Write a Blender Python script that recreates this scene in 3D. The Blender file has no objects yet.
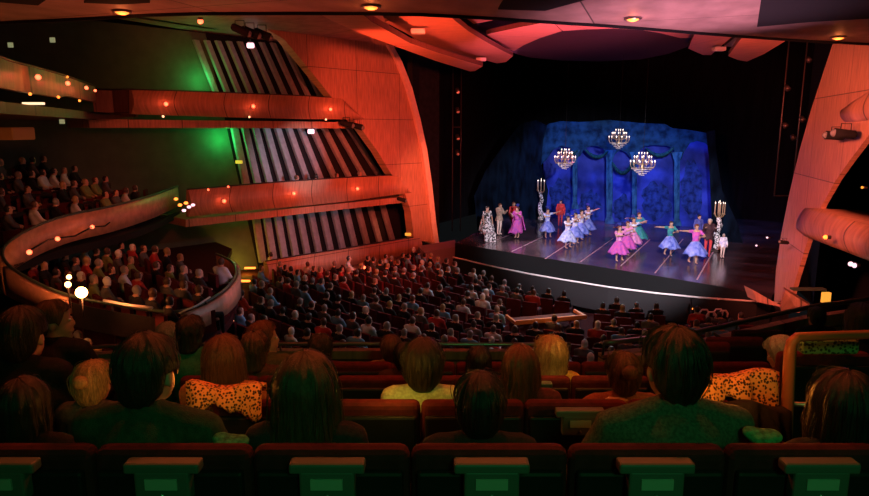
import bpy, math, random
from mathutils import Vector, Matrix, noise
random.seed(7)
C = bpy.context.scene.collection
PI = math.pi
sc = bpy.context.scene
# ------------------------------------------------------------------ camera
EYE = Vector((0, 0, 5.4)); F = 640.0; CX, CY = 434.5, 248.0
PITCH = math.radians(10.45); CP, SP = math.cos(PITCH), math.sin(PITCH)
def ray(px, py):
    u = (px-CX)/F; v = (CY-py)/F
    return Vector((u, CP+v*SP, -SP+v*CP))
def at_z(px, py, z):
    r = ray(px, py); return EYE + r*((z-EYE.z)/r.z)
def at_y(px, py, y):
    r = ray(px, py); return EYE + r*(y/r.y)
def proj(p):
    d = Vector(p)-EYE
    dep = d.y*CP - d.z*SP
    if dep <= .01: return None
    return (CX+F*d.x/dep, CY-F*(d.z*CP+d.y*SP)/dep, dep)
cam = bpy.data.cameras.new('camera'); camo = bpy.data.objects.new('camera', cam); C.objects.link(camo)
camo.location = EYE; camo.rotation_euler = (PI/2-PITCH, 0, 0)
cam.sensor_width = 36; cam.lens = 36*F/869; cam.clip_end = 200; cam.clip_start = .05
sc.camera = camo
sc.view_settings.view_transform = 'Standard'; sc.view_settings.look = 'None'
sc.view_settings.exposure = 0; sc.view_settings.gamma = 1
w = bpy.data.worlds.new('world'); sc.world = w; w.use_nodes = True
w.node_tree.nodes['Background'].inputs[0].default_value = (.4, .45, .5, 1)
w.node_tree.nodes['Background'].inputs[1].default_value = .009
# ------------------------------------------------------------------ materials
def mat(name, col, rough=.6, metal=0, emit=None, estr=0, vary=0, vscale=6, bump=0, bscale=40, spec=.5, col2=None, kind='noise', stretch=(1,1,1)):
    m = bpy.data.materials.new(name); m.use_nodes = True
    nt = m.node_tree; b = nt.nodes['Principled BSDF']
    b.inputs['Base Color'].default_value = (*col, 1); b.inputs['Roughness'].default_value = rough
    b.inputs['Metallic'].default_value = metal; b.inputs['Specular IOR Level'].default_value = spec
    if emit: b.inputs['Emission Color'].default_value = (*emit, 1); b.inputs['Emission Strength'].default_value = estr
    if vary or col2 or bump:
        tc = nt.nodes.new('ShaderNodeTexCoord'); mp = nt.nodes.new('ShaderNodeMapping'); mp.inputs['Scale'].default_value = stretch
        nt.links.new(tc.outputs['Object'], mp.inputs[0])
    if vary or col2:
        if kind == 'voronoi':
            n = nt.nodes.new('ShaderNodeTexVoronoi'); n.inputs['Scale'].default_value = vscale; o = n.outputs['Distance']
        else:
            n = nt.nodes.new('ShaderNodeTexNoise'); n.inputs['Scale'].default_value = vscale; n.inputs['Detail'].default_value = 4; o = n.outputs['Fac']
        nt.links.new(mp.outputs[0], n.inputs['Vector'])
        r = nt.nodes.new('ShaderNodeValToRGB')
        c2 = col2 or tuple(c*(1-vary) for c in col)
        lo, hi = (.38, .5) if kind == 'voronoi' else (.35, .62)
        if kind == 'sharp': lo, hi = .47, .53
        r.color_ramp.elements[0].position = lo; r.color_ramp.elements[0].color = (*c2, 1)
        r.color_ramp.elements[1].position = hi; r.color_ramp.elements[1].color = (*col, 1)
        nt.links.new(o, r.inputs[0]); nt.links.new(r.outputs[0], b.inputs['Base Color'])
    if bump:
        n2 = nt.nodes.new('ShaderNodeTexNoise'); n2.inputs['Scale'].default_value = bscale; n2.inputs['Detail'].default_value = 3
        nt.links.new(mp.outputs[0], n2.inputs['Vector'])
        bp = nt.nodes.new('ShaderNodeBump'); bp.inputs['Strength'].default_value = bump; bp.inputs['Distance'].default_value = .01
        nt.links.new(n2.outputs['Fac'], bp.inputs['Height']); nt.links.new(bp.outputs[0], b.inputs['Normal'])
    return m
def wood(name, col, panel=(2.4, 1.25), rough=.42, axes='xz', groove=9.0):
    """veneered wall panelling: fine vertical grain, thin dark seams between the boards"""
    m = bpy.data.materials.new(name); m.use_nodes = True
    nt = m.node_tree; b = nt.nodes['Principled BSDF']; b.inputs['Roughness'].default_value = rough
    tc = nt.nodes.new('ShaderNodeTexCoord'); sp = nt.nodes.new('ShaderNodeSeparateXYZ'); cb = nt.nodes.new('ShaderNodeCombineXYZ')
    nt.links.new(tc.outputs['Object'], sp.inputs[0])
    nt.links.new(sp.outputs[axes[0].upper()], cb.inputs[0]); nt.links.new(sp.outputs[axes[1].upper()], cb.inputs[1])
    br = nt.nodes.new('ShaderNodeTexBrick'); br.inputs['Scale'].default_value = 1
    br.inputs['Brick Width'].default_value = panel[0]; br.inputs['Row Height'].default_value = panel[1]
    br.inputs['Mortar Size'].default_value = .012; br.inputs['Mortar Smooth'].default_value = .1; br.offset = 0
    br.inputs['Color1'].default_value = (*col, 1); br.inputs['Color2'].default_value = (*[c*.88 for c in col], 1)
    br.inputs['Mortar'].default_value = (*[c*.18 for c in col], 1)
    nt.links.new(cb.outputs[0], br.inputs['Vector'])
    mp = nt.nodes.new('ShaderNodeMapping'); mp.inputs['Scale'].default_value = (groove, .7, 1)
    nt.links.new(cb.outputs[0], mp.inputs[0])
    n = nt.nodes.new('ShaderNodeTexNoise'); n.inputs['Scale'].default_value = 2.2; n.inputs['Detail'].default_value = 4
    nt.links.new(mp.outputs[0], n.inputs['Vector'])
    r = nt.nodes.new('ShaderNodeValToRGB'); r.color_ramp.elements[0].position = .3; r.color_ramp.elements[0].color = (.62, .62, .62, 1)
    r.color_ramp.elements[1].position = .65
    nt.links.new(n.outputs['Fac'], r.inputs[0])
    mx = nt.nodes.new('ShaderNodeMix'); mx.data_type = 'RGBA'; mx.blend_type = 'MULTIPLY'; mx.inputs[0].default_value = 1
    nt.links.new(br.outputs['Color'], mx.inputs[6]); nt.links.new(r.outputs[0], mx.inputs[7]); nt.links.new(mx.outputs[2], b.inputs['Base Color'])
    return m
WOOD = wood('cherry_veneer', (.62, .33, .22), (2.6, 2.1))
WOODF = wood('fascia_veneer', (.6, .31, .2), (1.3, 4))
WOODX = wood('reflector_veneer', (.68, .38, .27), (2.4, 9), axes='xy')
WOODC = wood('ceiling_veneer', (.42, .27, .24), (5, 3.2), axes='xy', rough=.6, groove=1.2)
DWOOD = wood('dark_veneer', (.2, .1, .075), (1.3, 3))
BLACK = mat('matt_black', (.012, .013, .015), .9, spec=.2)
DGREY = mat('dark_paint', (.03, .032, .034), .8, vary=.4, vscale=3, spec=.2)
PLAS = mat('side_wall_plaster', (.085, .12, .095), .8, vary=.2, vscale=2)
SLATL = mat('pale_slat_paint', (.36, .38, .44), .7, vary=.25, vscale=4)
CARPET = mat('dark_red_carpet', (.055, .012, .014), .95, vary=.5, vscale=20, spec=.1)
VELVET = mat('dark_red_velvet', (.10, .011, .015), .85, vary=.35, vscale=25, bump=.25, bscale=300, spec=.25)
VELVETF = mat('stalls_velvet', (.09, .012, .016), .85, spec=.2)
SEATPL = mat('dark_seat_back', (.014, .011, .012), .55, vary=.3, vscale=12, spec=.3)
SCREENH = mat('caption_unit_casing', (.09, .115, .10), .5, bump=.1, bscale=200)
SCREEN = mat('caption_unit_glass', (.34, .42, .33), .3)
METAL = mat('brushed_rail', (.42, .38, .36), .3, .9)
DMETAL = mat('dark_iron', (.06, .05, .05), .45, .6)
LAMPW = mat('lamp_warm', (1, .6, .3), .4, emit=(1, .4, .2), estr=3)
LAMPR = mat('lamp_red_orange', (1, .3, .15), .4, emit=(1, .11, .045), estr=4)
LAMPP = mat('lamp_pink_white', (1, .7, .8), .4, emit=(1, .6, .72), estr=1.6)
LAMPO = mat('lamp_orange', (1, .4, .12), .4, emit=(1, .22, .03), estr=3)
SIGNY = mat('lit_sign_yellow', (.9, .6, .1), .5, emit=(.9, .5, .06), estr=.7)
CANDLE = mat('candle_flame', (1, .85, .7), .4, emit=(1, .8, .66), estr=2.2)
GLASSB = mat('crystal_drop', (.8, .75, .8), .15)
GOLD = mat('old_gold', (.45, .33, .2), .35, .7)
GREYM = mat('pale_bracket', (.6, .62, .68), .4)
# ------------------------------------------------------------------ mesh builder
class MB:
    def __init__(s): s.v = []; s.f = []; s.m = []
    def add(s, vs, fs, mi=0):
        o = len(s.v); s.v += [tuple(v) for v in vs]; s.f += [tuple(i+o for i in f) for f in fs]; s.m += [mi]*len(fs); return s
    def box(s, c, d, mi=0, rot=None):
        vs = [Vector((x*d[0]/2, y*d[1]/2, z*d[2]/2)) for x in (-1,1) for y in (-1,1) for z in (-1,1)]
        if rot is not None: vs = [rot @ v for v in vs]
        vs = [v+Vector(c) for v in vs]
        return s.add(vs, [(0,1,3,2),(4,6,7,5),(0,4,5,1),(2,3,7,6),(0,2,6,4),(1,5,7,3)], mi)
    def ell(s, c, r, mi=0, seg=12, rings=8, rot=None):
        vs = []; fs = []
        for i in range(rings+1):
            a = PI*i/rings
            for j in range(seg):
                b = 2*PI*j/seg
                v = Vector((r[0]*math.sin(a)*math.cos(b), r[1]*math.sin(a)*math.sin(b), r[2]*math.cos(a)))
                if rot is not None: v = rot @ v
                vs.append(v+Vector(c))
        for i in range(rings):
            for j in range(seg):
                k = (j+1) % seg
                fs.append((i*seg+j, (i+1)*seg+j, (i+1)*seg+k, i*seg+k))
        return s.add(vs, fs, mi)
    def tube(s, pts, rad, n=8, mi=0, cap=True, flat=1.0):
        pts = [Vector(p) for p in pts]
        if not hasattr(rad, '__len__'): rad = [rad]*len(pts)
        vs = []; fs = []
        up = None
        for i, p in enumerate(pts):
            d = (pts[min(i+1, len(pts)-1)]-pts[max(i-1, 0)])
            if d.length < 1e-6: d = Vector((0,0,1))
            d.normalize()
            if up is None:
                up = Vector((0,0,1)) if abs(d.z) < .9 else Vector((0,1,0))
            a = d.cross(up)
            if a.length < 1e-4: a = d.cross(Vector((1,0,0)))
            a.normalize(); b = a.cross(d); up = b
            for j in range(n):
                t = 2*PI*j/n; vs.append(p + a*math.cos(t)*rad[i] + b*math.sin(t)*rad[i]*flat)
        for i in range(len(pts)-1):
            for j in range(n):
                k = (j+1) % n; fs.append((i*n+j, i*n+k, (i+1)*n+k, (i+1)*n+j))
        if cap:
            fs.append(tuple(range(n-1, -1, -1))); fs.append(tuple((len(pts)-1)*n+j for j in range(n)))
        return s.add(vs, fs, mi)
    def limb(s, a, b, ra, rb, n=10, mi=0):
        """tapered capsule"""
        a = Vector(a); b = Vector(b); d = (b-a).normalized()
        pts = [a-d*ra*.98, a-d*ra*.7, a, a.lerp(b, .5), b, b+d*rb*.7, b+d*rb*.98]
        rr = [ra*.15, ra*.72, ra, (ra+rb)/2, rb, rb*.72, rb*.15]
        return s.tube(pts, rr, n, mi)
    def loft(s, rings, mi=0, cap=True, closed=True):
        n = len(rings[0]); vs = [p for r in rings for p in r]; fs = []
        for i in range(len(rings)-1):
            for j in range(n if closed else n-1):
                k = (j+1) % n; fs.append((i*n+j, i*n+k, (i+1)*n+k, (i+1)*n+j))
        if cap and closed: fs.append(tuple(range(n-1, -1, -1))); fs.append(tuple((len(rings)-1)*n+j for j in range(n)))
        return s.add(vs, fs, mi)
    def lathe(s, prof, c=(0,0,0), n=16, mi=0):
        c = Vector(c)
        return s.loft([[c+Vector((r*math.cos(2*PI*j/n), r*math.sin(2*PI*j/n), z)) for j in range(n)] for r, z in prof], mi)
    def mesh(s, name, mats, smooth=False):
        me = bpy.data.meshes.new(name); me.from_pydata(s.v, [], s.f)
        for m in (mats if isinstance(mats, (list, tuple)) else [mats]): me.materials.append(m)
        me.polygons.foreach_set('material_index', s.m)
        if smooth: me.polygons.foreach_set('use_smooth', [True]*len(s.f))
        me.update(); return me
    def build(s, name, mats, parent=None, smooth=False, loc=None, rot=None):
        o = bpy.data.objects.new(name, s.mesh(name, mats, smooth)); C.objects.link(o)
        if parent is not None: o.parent = parent
        if loc is not None: o.location = loc
        if rot is not None: o.rotation_euler = rot
        return o
def recenter(o):
    """put the origin at the base of the mesh"""
    vs = o.data.vertices
    c = Vector((sum(v.co.x for v in vs)/len(vs), sum(v.co.y for v in vs)/len(vs), min(v.co.z for v in vs)))
    o.data.transform(Matrix.Translation(-c)); o.location = Vector(o.location)+c; return o
def tag(o, label, cat, group=None, kind=None):
    o['label'] = label; o['category'] = cat
    if group: o['group'] = group
    if kind: o['kind'] = kind
    return o
def struct(o, label=None):
    o['kind'] = 'structure'
    if label: o['label'] = label
    return o
def empty(name, loc, rz=0):
    o = bpy.data.objects.new(name, None); C.objects.link(o); o.location = loc; o.rotation_euler = (0, 0, rz); o.empty_display_size = .2; return o
def bevel(o, w_, n=2):
    m = o.modifiers.new('bevel', 'BEVEL'); m.width = w_; m.segments = n; m.limit_method = 'ANGLE'; return o
def slab(name, pts, thick, m, parent=None, n_hint=None, side=None):
    """flat plate with the outline pts (3D, coplanar-ish); local x runs along the first long edge, local z is up, thickness behind"""
    pts = [Vector(p) for p in pts]
    nrm = Vector((0,0,0))
    for i in range(len(pts)):
        a, b = pts[i], pts[(i+1) % len(pts)]
        nrm += a.cross(b)
    nrm.normalize()
    if n_hint is not None and nrm.dot(Vector(n_hint)) < 0: nrm = -nrm
    o = pts[0]
    xd = Vector((-nrm.y, nrm.x, 0))
    if xd.length < .15: xd = (pts[1]-pts[0]); xd -= nrm*xd.dot(nrm)
    xd.normalize(); yd = nrm.cross(xd)
    M = Matrix((( xd.x, -nrm.x, yd.x, o.x), (xd.y, -nrm.y, yd.y, o.y), (xd.z, -nrm.z, yd.z, o.z), (0,0,0,1)))
    if n_hint is not None and abs(nrm.z) > .8:      # lying plates: local xy is the plane
        M = Matrix(((xd.x, yd.x, nrm.x, o.x), (xd.y, yd.y, nrm.y, o.y), (xd.z, yd.z, nrm.z, o.z), (0,0,0,1)))
        back = Vector((0,0,-thick))
    else: back = Vector((0, thick, 0))
    Mi = M.inverted(); lp = [Mi @ p for p in pts]; n = len(lp)
    b = MB(); fs = [tuple(range(n)), tuple(range(2*n-1, n-1, -1))] + [(i, (i+1) % n, n+(i+1) % n, n+i) for i in range(n)]
    b.add(lp+[p+back for p in lp], fs)
    if side is not None: b.m[1:] = [1]*(len(b.m)-1); m = [m[0] if isinstance(m, list) else m, side]
    ob = b.build(name, m, parent); ob.matrix_world = M
    if parent is not None: ob.matrix_parent_inverse = Matrix.Identity(4); ob.matrix_basis = parent.matrix_basis.inverted() @ M
    return ob
def light(name, typ, loc, col, power, size=.2, target=None, spot=60, blend=.6, sy=None):
    l = bpy.data.lights.new(name, typ); l.color = col; l.energy = power
    if typ == 'AREA':
        l.size = size
        if sy: l.shape = 'RECTANGLE'; l.size_y = sy
    else: l.shadow_soft_size = size
    if typ == 'SPOT': l.spot_size = math.radians(spot); l.spot_blend = blend
    o = bpy.data.objects.new(name, l); C.objects.link(o); o.location = loc; o['kind'] = 'helper'
    if target is not None: o.rotation_euler = (Vector(target)-Vector(loc)).to_track_quat('-Z', 'Y').to_euler()
    return o
def inpoly(x, y, P):
    c = False; j = len(P)-1
    for i in range(len(P)):
        if (P[i][1] > y) != (P[j][1] > y) and x < (P[j][0]-P[i][0])*(y-P[i][1])/(P[j][1]-P[i][1])+P[i][0]: c = not c
        j = i
    return c
# vertical reference planes of the house
class VP:
    def __init__(s, p, d, off=0):
        s.d = Vector((d[0], d[1], 0)).normalized(); s.n = Vector((s.d.y, -s.d.x, 0)); s.p = Vector((p[0], p[1], 0))+s.n*off
    def at(s, px, py, lift=0):
        r = ray(px, py); t = (s.p-EYE).dot(s.n)/r.dot(s.n); return EYE+r*t+s.n*lift
LW = VP((-.8, 32), (.688, .725)); LR = VP((-.8, 32), (.688, .725), -2.3)
pr = at_z(775, 300, 0); RW = VP((pr.x, pr.y), (math.sin(math.radians(16.5)), math.cos(math.radians(16.5))))
S = Vector((.5, .8660254, 0)); T = Vector((.8660254, -.5, 0))        # upstage, stage right-hand side
pb = at_z(609, 224, 0); BD = VP((pb.x, pb.y), (T.x, T.y))
# ------------------------------------------------------------------ the stage
edge = [(455,243),(483,248),(520,254),(560,260.5),(620,270),(670,278),(718,286),(772,297)]
E = [at_z(x, y, 0) for x, y in edge]
bl, brr = E[0]+S*19-T*3, E[-1]+S*20+T*1
poly = [Vector((p.x, p.y, 0)) for p in E]+[brr, bl]
def floor_plate(name, poly, z0, z1, m):
    b = MB(); n = len(poly)
    b.add([(p[0], p[1], z1) for p in poly]+[(p[0], p[1], z0) for p in poly],
          [tuple(range(n)), tuple(range(2*n-1, n-1, -1))]+[(i, n+i, n+(i+1) % n, (i+1) % n) for i in range(n)])
    return b.build(name, m)
STG = mat('stage_vinyl', (.12, .075, .09), .2, vary=.45, vscale=.9, spec=.6)
o = floor_plate('floor_stage', poly, -2.6, 0, [STG]); o.data.materials.append(BLACK)
for p_ in o.data.polygons:
    if p_.normal.z < .5: p_.material_index = 1
struct(o, 'dark glossy stage floor')
SEAM = mat('stage_tape', (.6, .36, .45), .5)
for i, (a, b_) in enumerate([((511.7,251.5),(542.5,237)), ((545,259),(577,238)), ((580.7,261.7),(613,238.5)), ((620.6,266),(650,239.5)), ((655,273),(683,239)), ((697,279.5),(713,252)), ((483,245),(524,229.5))]):
    A, B = at_z(*a, .004), at_z(*b_, .004); A = A.lerp(B, .0)
    d = (B-A).normalized(); nn = Vector((-d.y, d.x, 0))*.024
    tag(recenter(MB().add([A-nn, A+nn, B+nn, B-nn, A-nn+Vector((0,0,.004)), A+nn+Vector((0,0,.004)), B+nn+Vector((0,0,.004)), B-nn+Vector((0,0,.004))], [(0,1,2,3),(7,6,5,4),(0,4,5,1),(1,5,6,2),(2,6,7,3),(3,7,4,0)]).build('floor_tape', SEAM)),
        'pale seam tape on the stage floor, '+['under the man in red','between the blue-white dancer and the line of four','behind the line of four dancers','beside the front pink dancer','under the lone blue dancer','nearest the right candelabrum','below the magenta dancer on the left'][i], 'tape', 'seam tapes on the stage floor')
# black stage house
SH = mat('stage_black_drape', (.008, .009, .012), .95, vary=.5, vscale=1.5, spec=.1, stretch=(3, 3, .3))
def vwall(name, a, b, z0, z1, m, th=.3, label=None):
    a = Vector((a[0], a[1], 0)); b = Vector((b[0], b[1], 0)); return struct(slab(name, [a+Vector((0,0,z0)), b+Vector((0,0,z0)), b+Vector((0,0,z1)), a+Vector((0,0,z1))], th, m), label)
vwall('wall_stage_back', bl-T*3, brr, -.5, 13, SH, -.3, 'black back wall of the stage')
vwall('wall_stage_left', E[0]-T*6+S*2, bl-T*3, -.5, 13, SH, -.3, 'black side wall of the stage')
vwall('wall_stage_right', E[-1]+T*1.5+S*1, brr, -.5, 13, SH, .3, 'black right side wall of the stage')
# ---- painted scenery
def bp(px, py, off=0):      # point on the backdrop plane, moved downstage by off (seen from the auditorium)
    pl = VP((BD.p.x, BD.p.y), (T.x, T.y), off); return pl.at(px, py)
def local_poly(name, pts, th, m, parent=None): return slab(name, pts, th, m, parent, n_hint=-S)
BLUE = mat('night_blue_cloth', (.04, .07, .55), .9, vary=.0, vscale=.7, col2=(.01, .022, .2), spec=.1, bump=0)
BLUE2 = mat('painted_foliage', (.02, .05, .3), .9, col2=(.006, .013, .08), vscale=3.5, spec=.1)
TEAL = mat('painted_stone_teal', (.03, .12, .3), .9, col2=(.006, .035, .10), vscale=4, spec=.1, stretch=(1, 1, .5))
TEALD = mat('painted_header', (.012, .055, .14), .9, col2=(.003, .014, .04), vscale=2.2, spec=.1)
DEEP = mat('painted_leg', (.005, .013, .032), .95, col2=(.0015, .003, .007), vscale=1.8, spec=.05, stretch=(1.5, 1.5, .4))
t = empty('backdrop', bp(609, 224, -1))
local_poly('night_sky_cloth', [bp(541,217.6,-1.2), bp(713,228.5,-1.2), bp(713,138,-1.2), bp(545,127,-1.2)], .02, BLUE, t)
random.seed(3)
def foliage(cx, cy, rx, ry, n, off, name, m, par, th=.02, rnd=.35):
    pts = [(cx+math.cos(2*PI*k/n)*rx*random.uniform(1-rnd, 1), cy+math.sin(2*PI*k/n)*ry*random.uniform(1-rnd, 1)) for k in range(n)]
    return local_poly(name, [bp(x, y, off) for x, y in pts], th, m, par)
for cx_, cy_, rx_, ry_ in [(590,206,14,18), (622,208,12,15), (656,200,18,22), (692,190,13,36), (560,200,13,26)]:
    foliage(cx_, cy_, rx_, ry_, 22, -1.1-random.random()*.08, 'painted_bush', BLUE2, t)
tag(t, 'deep blue painted night-garden cloth hanging at the back of the stage', 'backdrop')
t = empty('arcade_cutout', bp(609, 224, 0))
# header with arches: scalloped lower edge
top = [(541,133),(548,124),(560,121),(580,122),(610,120),(640,123),(665,124),(672,128),(690,130),(712,134)]
low = [(712,150),(705,143),(697,141),(690,143),(684,152),(681,160),(676,161),(674,150),(668,146),(655,145),(645,146),(638,152),(634,158),(630,157),(626,152),(620,150),(615,154),(612,158),(607,155),(604,149),(597,146),(590,146),(584,149),(580,156),(576,158),(573,150),(568,147),(560,146),(553,150),(546,160),(541,165)]
local_poly('arch_header', [bp(x, y, 0) for x, y in reversed(low)]+[bp(x, y, 0) for x, y in reversed(top)], .06, TEALD, t)
for x, yb, yt, wd in [(575,209,150,2.4), (609.5,224,150,3.4), (634.5,221,152,2.6), (677,226,152,3.0)]:
    pts = [(x-wd*1.5, yb), (x+wd*1.5, yb), (x+wd*1.2, yb-4), (x+wd*.75, yb-7), (x+wd*.85, (yb+yt)/2), (x+wd*.9, yt+10), (x+wd*1.5, yt+4), (x+wd*1.9, yt), (x-wd*1.9, yt), (x-wd*1.4, yt+4), (x-wd*.9, yt+10), (x-wd, (yb+yt)/2), (x-wd*.9, yb-7), (x-wd*1.3, yb-4)]
    local_poly('painted_column', [bp(a, b_, .06) for a, b_ in pts], .08, TEAL, t)
LEAF = mat('painted_garland', (.012, .07, .09), .9, col2=(.003, .02, .035), vscale=12, spec=.1)
for (x0, y0, x1, y1, sag) in [(585,149,608,151,7), (646,148,674,147,8), (612,162,634,160,12), (560,148,578,150,4)]:
    b = MB(); N = 12
    pts = [bp(x0+(x1-x0)*k/N, y0+(y1-y0)*k/N+sag*(1-(2*k/N-1)**2), .22) for k in range(N+1)]
    b.tube(pts, [.05+.06*math.sin(PI*k/N)+.02*(k % 2) for k in range(N+1)], 7); b.build('garland', LEAF, t, True, loc=-t.location)
tag(t, 'teal painted cut-out of columns, arches and garlands before the blue cloth', 'scenery')
# fix child offsets later in one go (children were placed in world space)
# painted legs
def leg(pts, off, label, name='painted_leg', m=DEEP):
    # a cloth with folds: corrugated sheet between two vertical borders
    return tag(local_poly(name, [bp(x, y, off) for x, y in pts], .04, m), label, 'scenery')
leg([(478,234),(500,228),(545,219),(548,190),(541,165),(543,140),(547,126),(536,120),(520,124),(500,150),(486,170),(474,196)], .3, 'dark blue painted forest flat on the left side of the stage')
leg([(712,228),(733,262),(742,270),(748,262),(738,225),(722,190),(716,150),(715,130),(706,132),(709,160)], 3.2, 'dark painted drape flat on the right side behind the candelabrum')
# ------------------------------------------------------------------ pit, stalls floor
rail = [(453,257),(480,263.5),(500,268),(530,274),(565,280),(608,287),(655,293),(700,297.5),(750,301),(790,303)]
RZ = -.25
R_ = [at_z(x, y, RZ) for x, y in rail]
b = MB(); b.tube([p for p in R_], .032, 8); b.build('pit_rail_bar', mat('white_rail', (.8, .72, .74), .4)); ro = bpy.data.objects['pit_rail_bar']; ro.name = 'pit_rail'
recenter(ro); tag(ro, 'pale curved rail along the edge of the orchestra pit', 'rail')
PITW = mat('pit_wall_paint', (.015, .013, .016), .8)
b = MB()
b.loft([[p+Vector((0,0,-.06)) for p in R_], [p+Vector((0,0,-.95)) for p in R_], [p+Vector((0,0,-.95))+S*.08 for p in R_], [p+Vector((0,0,-.06))+S*.08 for p in R_]], closed=False)
struct(b.build('wall_pit', PITW), 'low dark wall of the orchestra pit')
for i, (x, y) in enumerate([(569,265.5),(547,262),(613,275.5)]):
    pass
# ---- stalls geometry: concentric rows
A0 = Vector((R_[0].x, R_[0].y, 0)); A1 = Vector((R_[-1].x, R_[-1].y, 0)); MID = (A0+A1)/2
mid = Vector((R_[5].x, R_[5].y, 0)); ch = (A1-A0).length; sag = abs((mid-A0).dot(Vector((-(A1-A0).y, (A1-A0).x, 0)).normalized()))
RR = (ch*ch/4+sag*sag)/(2*sag); axis = Vector((-(A1-A0).y, (A1-A0).x, 0)).normalized()
if axis.y < 0: axis = -axis
OC = mid+axis*RR
print('pit radius', RR, 'centre', OC, 'stage dir', axis, 'E0', E[0], 'E-1', E[-1], 'pb', pb)
def stall_z(d): return -1.35+.075*max(0, d)        # floor height by distance behind the rail
b = MB(); NR, NA = 26, 40; vs = []
for i in range(NR+1):
    for j in range(NA+1):
        a = math.radians(-75+150*j/NA); dr = i*1.0+.05
        d_ = (-axis)*math.cos(a)+Vector((axis.y, -axis.x, 0))*math.sin(a)
        p = OC+d_*(RR+dr); vs.append((p.x, p.y, stall_z(dr)))
fs = [(i*(NA+1)+j, (i+1)*(NA+1)+j, (i+1)*(NA+1)+j+1, i*(NA+1)+j+1) for i in range(NR) for j in range(NA)]
b.add(vs, fs); struct(b.build('floor_stalls', CARPET), 'dark red carpeted floor of the stalls')
# ------------------------------------------------------------------ house shell
def V(x, y, z): return Vector((x, y, z))
def lw(s, off=0, z=0):       # point on the left side wall, s metres towards the audience
    return LW.p - LW.d*s + LW.n*off + V(0, 0, z)
NL = LW.n
vwall('wall_outer_left', lw(-6, -4.2), lw(34, -4.2), -2, 14, DGREY, -.3, 'dark outer wall behind the side tiers')
# green-washed wall of the boxes
GW = LR
struct(slab('wall_side_plaster', [lw(19, -2.4, -1.6), lw(7.2, -2.4, -1.6), lw(7.2, -2.4, 9.2), lw(19, -2.4, 9.2)], .2, PLAS, n_hint=NL), 'plain plaster wall behind the tiers, washed green')
struct(slab('wall_slat_backing', [lw(7.6, -2.38, -1.6), lw(-1.5, -2.38, -1.6), lw(-1.5, -2.38, 9.2), lw(9.6, -2.38, 9.2)], .1, BLACK, n_hint=NL), 'black backing behind the slats')
# left proscenium panel
def lwp(px, py, lift=0): return LW.at(px, py, lift)
pan = [(437,243),(434,222),(430,185),(425,150),(418,118),(410,88),(400,62),(391,46),(380,20),(372,4),(262,4),(268,30),(284,39),(300,58),(318,80),(334,100),(352,118),(362,130),(378,152),(390,172),(404,190),(411,212),(414,240)]
o = slab('wall_panel_left', [lwp(x, y) for x, y in pan], .5, WOOD, n_hint=NL); struct(o, 'tall wood veneered side panel left of the stage')
# bright return edge of the panel
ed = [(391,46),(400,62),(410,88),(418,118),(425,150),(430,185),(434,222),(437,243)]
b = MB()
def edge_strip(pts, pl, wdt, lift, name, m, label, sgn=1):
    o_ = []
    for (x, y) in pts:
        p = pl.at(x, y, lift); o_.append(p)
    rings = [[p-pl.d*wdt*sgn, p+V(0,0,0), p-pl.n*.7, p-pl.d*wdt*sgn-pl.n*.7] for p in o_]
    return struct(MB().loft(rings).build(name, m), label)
edge_strip(ed, LW, .34, .16, 'trim_1', mat('stage_lit_edge_veneer', (.9,.62,.5), .4, vary=.1), 'raised vertical edge strip of the left wood panel')  # paler veneer paints in the stage light on this strip
# tiers: fascia + floor + soffit
def tier(name, top, bot, zf, label, s0, s1, light_px):
    t = empty('box_tier', lw((s0+s1)/2, 0, zf-.3))
    b = MB(); rings = []; x0, x1 = max(top[0][0], bot[0][0]), max(top[-1][0], bot[-1][0])
    def yy(L, x):
        for (a, b_) in zip(L, L[1:]):
            if a[0] <= x <= b_[0]: return a[1]+(b_[1]-a[1])*(x-a[0])/(b_[0]-a[0])
        return None
    N = 24
    for i in range(N+1):
        x = x0+(x1-x0)*i/N; ta = yy(top, x); tb = yy(bot, x)
        if ta is None: ta = top[-1][1]+(yy(bot, min(x, bot[-1][0]))-top[-1][1])*min(.92, (x-top[-1][0])/(x1-top[-1][0]))
        if tb is None: tb = bot[-1][1]
        A_, B_ = lwp(x, ta), lwp(x, tb); ring = [A_.lerp(B_, q)+NL*(.02+.22*math.sin(PI*q)) for q in [k/8 for k in range(9)]]
        rings.append(ring+[B_-NL*.16, A_-NL*.16])
    b.loft(rings); f = b.build('fascia', WOODF, t, False, loc=-t.location)
    b = MB(); a0, a1 = lw(s0, -.18, 0), lw(s1, -.18, 0); c0, c1 = lw(s0, -2.3, 0), lw(s1, -2.3, 0)
    b.add([a0+V(0,0,zf-.28), a1+V(0,0,zf-.28), c1+V(0,0,zf-.28), c0+V(0,0,zf-.28), a0+V(0,0,zf), a1+V(0,0,zf), c1+V(0,0,zf), c0+V(0,0,zf)],
          [(0,1,2,3),(7,6,5,4),(0,4,5,1),(1,5,6,2),(2,6,7,3),(3,7,4,0)])
    b.build('tier_floor', WOODF, t, loc=-t.location)
    tp = [lwp(x, y-.4, -.06) for x, y in top]
    MB().tube(tp, .035, 6).build('top_rail', DMETAL, t, True, loc=-t.location)
    tag(t, label, 'balcony', None)
    return t
tier('upper', [(131,90),(200,92),(300,96),(344,98.5)], [(131,114),(220,117),(300,119),(361,119.5)], 5.75, 'topmost wood-fronted side balcony left of the stage, three lamps on it', 15.0, 2.9, [])
tier('middle', [(188,190),(196,189.5),(260,184),(330,179),(398,175)], [(188,217),(230,212.5),(300,206),(350,201),(408,193)], 2.15, 'middle wood-fronted side balcony with a small seated audience, left of the stage', 12.0, .6, [])
tier('lower', [(266,262),(300,256),(340,250),(380,243),(419,237)], [(264,281),(300,275),(340,268),(380,260),(419,252)], -1.0, 'lowest wood-fronted side box front, just above the stalls', 9.0, .2, [])
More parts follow.
